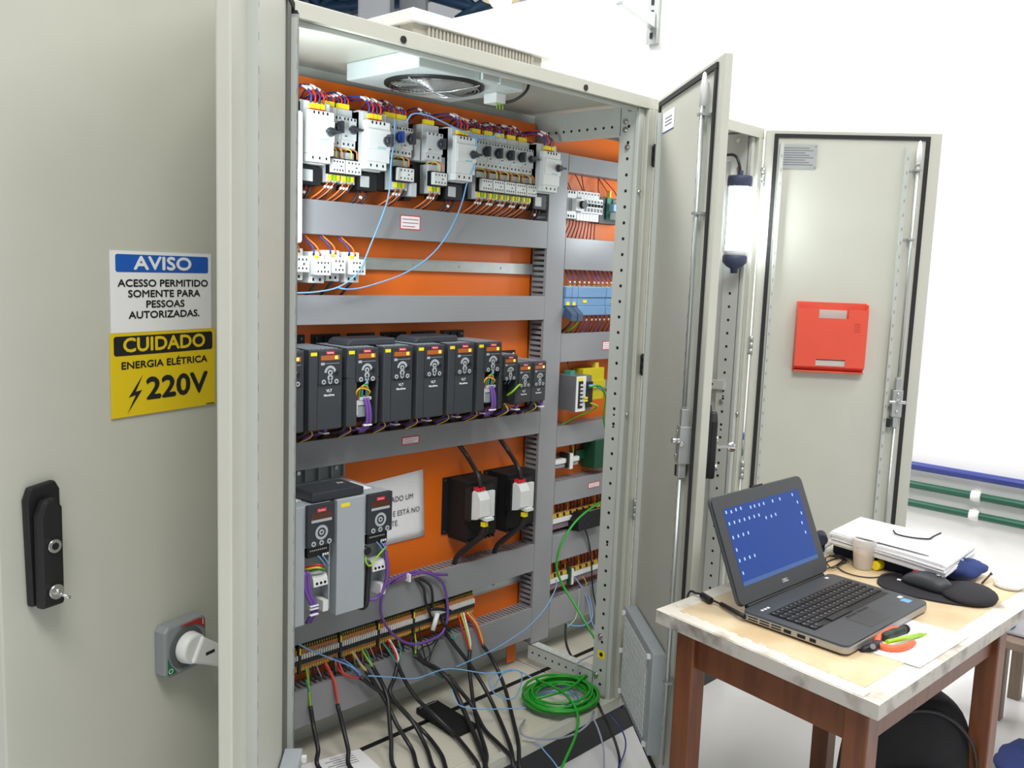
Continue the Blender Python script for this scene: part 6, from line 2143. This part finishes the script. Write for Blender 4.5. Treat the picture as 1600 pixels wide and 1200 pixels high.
tag(MB().cyl((c1.x - .012, c1.y - .01, TZ + .046), (c1.x + .03, c1.y + .014, TZ + .046), .017, mat('dark_blue_rubber', (40, 46, 66), .6), 18).cyl((c1.x + .005, c1.y, TZ), (c1.x + .005, c1.y, TZ + .032), .012, mat('dark_blue_rubber', (40, 46, 66), .6), 14).build('torch', bevel=.003), 'round dark blue tool end beside the laptop screen, left of the papers', 'tool')
c1 = onZ(1290, 862, TZ)
tag(MB().tube(spline([onZ(1286, 866, TZ + .004), onZ(1290, 856, TZ + .012), onZ(1302, 850, TZ + .014), onZ(1308, 862, TZ + .006), onZ(1330, 872, TZ + .004)], 6), .0024, GREYW, 6).build('cable'), 'thin grey lead poking out between laptop screen and cup', 'cable')
# white lid / tape roll
c1 = onZ(1575, 918, TZ)
wl_ = thing('jar_lid', 'white round plastic lid at the right edge of the table', 'lid', (c1.x, c1.y, TZ))
MB(Matrix.Translation((c1.x, c1.y, TZ + .0008))).lathe([(0, 0), (.030, 0), (.031, .002), (.031, .014), (.029, .016), (0, .0165)], WHITEP, 32).build('lid', wl_)
MB(Matrix.Translation((c1.x, c1.y, TZ + .0008))).lathe([(.034, .004), (.035, .008), (.034, .012), (.031, .012)], WHITEP, 32).build('rim_band', wl_)
c1, c2 = onZ(1548, 897, TZ + .03), onZ(1534, 912, TZ + .004)
tag(MB().cyl(c1, c2, .0028, mat('dark_brown_stick', (84, 62, 52), .6), 8).cyl(onZ(1550, 896, TZ + .032), c1, .0042, mat('dark_brown_stick', (84, 62, 52), .6), 8).build('screwdriver'), 'thin dark screwdriver propped up right of the blue cloth', 'tool')

# ------------------------------------------------------------------ paper with pliers, pen and tools in front of the laptop
q = [onZ(1330, 1010, TZ), onZ(1437, 1044, TZ), onZ(1515, 995, TZ), onZ(1410, 965, TZ)]
mb = MB().add([p + Vector((0, 0, .0004)) for p in q] + [p + Vector((0, 0, .0014)) for p in q], [(3, 2, 1, 0), (4, 5, 6, 7), (0, 1, 5, 4), (1, 2, 6, 5), (2, 3, 7, 6), (3, 0, 4, 7)], PAPER)
tag(mb.build('paper_sheet'), 'white sheet on the table in front of the laptop, tools lying on it', 'paper')
ORP = mat('orange_grip', (238, 112, 70), .45)
pl = thing('wire_cutters', 'orange handled wire cutters lying on the white sheet by the laptop', 'pliers', onZ(1375, 1005, TZ))
zt_ = TZ + .008
MB().tube(spline([onZ(1372, 1008, zt_), onZ(1390, 1013, zt_), onZ(1410, 1012, zt_), onZ(1428, 1004, zt_)], 6), [.007, .0075, .0078, .008, .008, .008, .008, .008, .008, .008, .008, .008, .008, .008, .008, .0078, .0075, .007, .006], ORP, 10).build('handle', pl)
MB().tube(spline([onZ(1370, 1004, zt_), onZ(1374, 992, zt_ + .004), onZ(1388, 984, zt_ + .004), onZ(1404, 982, zt_ + .002)], 6), .0072, ORP, 10).build('handle', pl)
MB().tube([onZ(1374, 1006, zt_), onZ(1364, 1011, zt_), onZ(1352, 1014, zt_ - .002), onZ(1345, 1016, zt_ - .003)], [.009, .011, .008, .003], mat('blackened_steel', (52, 50, 56), .4, metal=.6), 8).build('jaw', pl)
MB().cyl(onZ(1364, 1010, zt_ - .006), onZ(1364, 1010, zt_ + .010), .006, STEEL, 12).build('pivot', pl)
zt_ = TZ + .011
dk = mat('dark_green_black_grip', (44, 56, 52), .5)
sd = thing('crimp_tool', 'short dark green gripped tool on the white sheet against the laptop', 'tool', onZ(1385, 990, TZ))
MB().tube(spline([onZ(1380, 996, zt_), onZ(1392, 990, zt_), onZ(1405, 986, zt_), onZ(1416, 982, zt_)], 5), [.0075, .009, .0095, .0095, .009, .0085, .009, .0095, .0095, .009, .0085, .0085, .009, .009, .0085, .006], dk, 10).build('grip', sd)
MB().tube([onZ(1414, 983, zt_), onZ(1416, 982, zt_)], .0098, BLACK, 10).build('end_cap', sd)
zt_ = TZ + .0195
pn = thing('pen', 'bright lime green pen lying across the orange wire cutters', 'pen', onZ(1410, 1000, TZ))
LM = mat('lime_plastic', (170, 222, 36), .4)
MB().cyl(onZ(1386, 1003, zt_), onZ(1438, 992, TZ + .006), .0048, LM, 12).build('barrel', pn)
MB().cyl(onZ(1438, 992, TZ + .006), onZ(1448, 990, TZ + .0045), .0048, LM, 12, r2=.0012).build('tip', pn)
# flat silver rule peeking out from under the laptop
a_, b_ = onZ(1342, 1006, TZ), onZ(1360, 1000, TZ)
tag(MB().add([onZ(1336, 1008, TZ + .002), onZ(1344, 1014, TZ + .002), onZ(1372, 1000, TZ + .002), onZ(1362, 992, TZ + .002), onZ(1336, 1008, TZ + .006), onZ(1344, 1014, TZ + .006), onZ(1372, 1000, TZ + .006), onZ(1362, 992, TZ + .006)], [(3, 2, 1, 0), (4, 5, 6, 7), (0, 1, 5, 4), (1, 2, 6, 5), (2, 3, 7, 6), (3, 0, 4, 7)], mat('grey_blue_plastic', (150, 156, 176), .4)).build('usb_stick'), 'small grey blue stick beside the laptop\'s front left corner', 'gadget')

# ------------------------------------------------------------------ backpack under the table
bt = onZ(1432, 1082, .50)
bpk = thing('backpack', 'black rounded backpack standing on the floor under the table', 'backpack', (bt.x, bt.y, 0))
BFAB = mat('black_backpack_fabric', (20, 20, 24), .8, noise=.3, nscale=30, bump=.4)
rv = Vector((RIGHT.x, RIGHT.y, 0)).normalized()
fv = Vector((-rv.y, rv.x, 0))
MBK = frame((bt.x - rv.x * .012, bt.y - rv.y * .012, 0), rv, fv, (0, 0, 1))


def bagshape(M, w, d, h, m, y0=0.0, z0=0.0, zpow=.55):
    mb = MB(M)
    vv, n, k = [], 30, 14
    for i in range(k + 1):
        t = i / k
        z = z0 + h * (1 - (1 - t) ** 1.6) if i else z0
        sc = max(0.0, 1 - max(0, (t - .05)) ** 2.6) ** zpow
        if i == 0: sc = .94
        for j in range(n):
            a = 2 * math.pi * j / n
            c_, s_ = math.cos(a), math.sin(a)
            ex = .6
            vv.append((w * sc * abs(c_) ** ex * (1 if c_ > 0 else -1), y0 + d * (.35 + .65 * sc) * abs(s_) ** ex * (1 if s_ > 0 else -1) * (1 if sc > 0 else 0), z))
    ff = [(i * n + j, i * n + (j + 1) % n, (i + 1) * n + (j + 1) % n, (i + 1) * n + j) for i in range(k) for j in range(n)] + [tuple(range(n))[::-1], tuple(range(k * n, k * n + n))]
    return mb.add(vv, ff, m, smooth=True)


bagshape(MBK, .175, .085, .505, BFAB).build('body', bpk)
bagshape(MBK, .135, .055, .30, BFAB, y0=-.075, z0=.03).build('front_pocket', bpk)
MB(MBK).tube(spline([(-.15, -.075, .25), (-.13, -.08, .40), (-.05, -.07, .475), (.05, -.07, .475), (.13, -.08, .40), (.155, -.075, .25), (.16, -.075, .08)], 6), .0045, mat('black_zip', (44, 44, 48), .5), 6).build('zip', bpk)
MB(MBK).tube(spline([(-.04, .0, .50), (-.03, 0, .535), (.03, 0, .535), (.04, 0, .50)], 5), .008, BFAB, 8).build('grab_handle', bpk)
MB(MBK).tube(spline([(.06, .07, .46), (.14, .12, .36), (.165, .11, .2), (.15, .06, .06)], 6), .014, BFAB, 8).build('shoulder_strap', bpk)

# ------------------------------------------------------------------ bench and bits at the right margin
BW = mat('grey_brown_bench_wood', (140, 122, 108), .6, noise=.15, nscale=8, stretch=(1, 8, 1))
be = onZ(1577, 1002, .42)
bn = thing('bench', 'low wooden bench end at the right margin beyond the table', 'bench', (be.x + .3, be.y + .1, 0))
MB().box(be.x, be.x + .62, be.y - .38, be.y + .16, .392, .42, BW).build('seat', bn, bevel=.003)
for sx_, sy_ in ((.32, -.33), (.57, -.33), (.34, .10), (.57, .10)):
    MB().box(be.x + sx_ - .02, be.x + sx_ + .02, be.y + sy_ - .02, be.y + sy_ + .02, 0, .392, BW).build('leg', bn)
FILM = mat('clear_plastic_film', (226, 230, 240), .25, noise=.05, nscale=20, bump=.3)
wr = thing('plastic_pack', 'clear plastic pack of blue-ringed bottles on the bench at right margin', 'package', (be.x + .18, be.y - .05, .42))
MB().box(be.x + .055, be.x + .36, be.y - .34, be.y + .06, .421, .50, FILM).build('wrap', wr, bevel=.012)
BLC = mat('blue_bottle_cap', (52, 128, 196), .4)
for i in range(3):
    for j in range(3):
        x, y = be.x + .10 + i * .09, be.y + .0 - j * .12
        MB(Matrix.Translation((x, y, .50))).lathe([(.014, .0), (.030, .0), (.030, .008), (.016, .008), (.014, .0)], BLC, 18).build('blue_ring', wr)
for j in range(3):
    MB(frame((be.x + .055, be.y + .02 - j * .075, .462), (0, -1, 0), (0, 0, 1), (-1, 0, 0))).lathe([(.014, .0), (.022, .0), (.022, .003), (.014, .003), (.014, 0)], BLC, 18).build('blue_ring', wr)
cl = onZ(1590, 1200, .02)
crumple('cloth', (cl.x + .05, cl.y - .04, .001), .16, .12, .05, .2, NAVY, 'blue cloth lying on the floor at the bottom right corner', 'cloth', .08, 5)
sc_ = onZ(1164, 1076, .0)
tag(MB().tube(spline([(sc_.x - .02, sc_.y, .003), (sc_.x - .006, sc_.y + .004, .006), (sc_.x + .008, sc_.y - .004, .004), (sc_.x + .022, sc_.y - .012, .003)], 4), .0035, CABLE, 6).build('wire_offcut'), 'tiny dark wire offcut on the white floor under the table', 'wire')
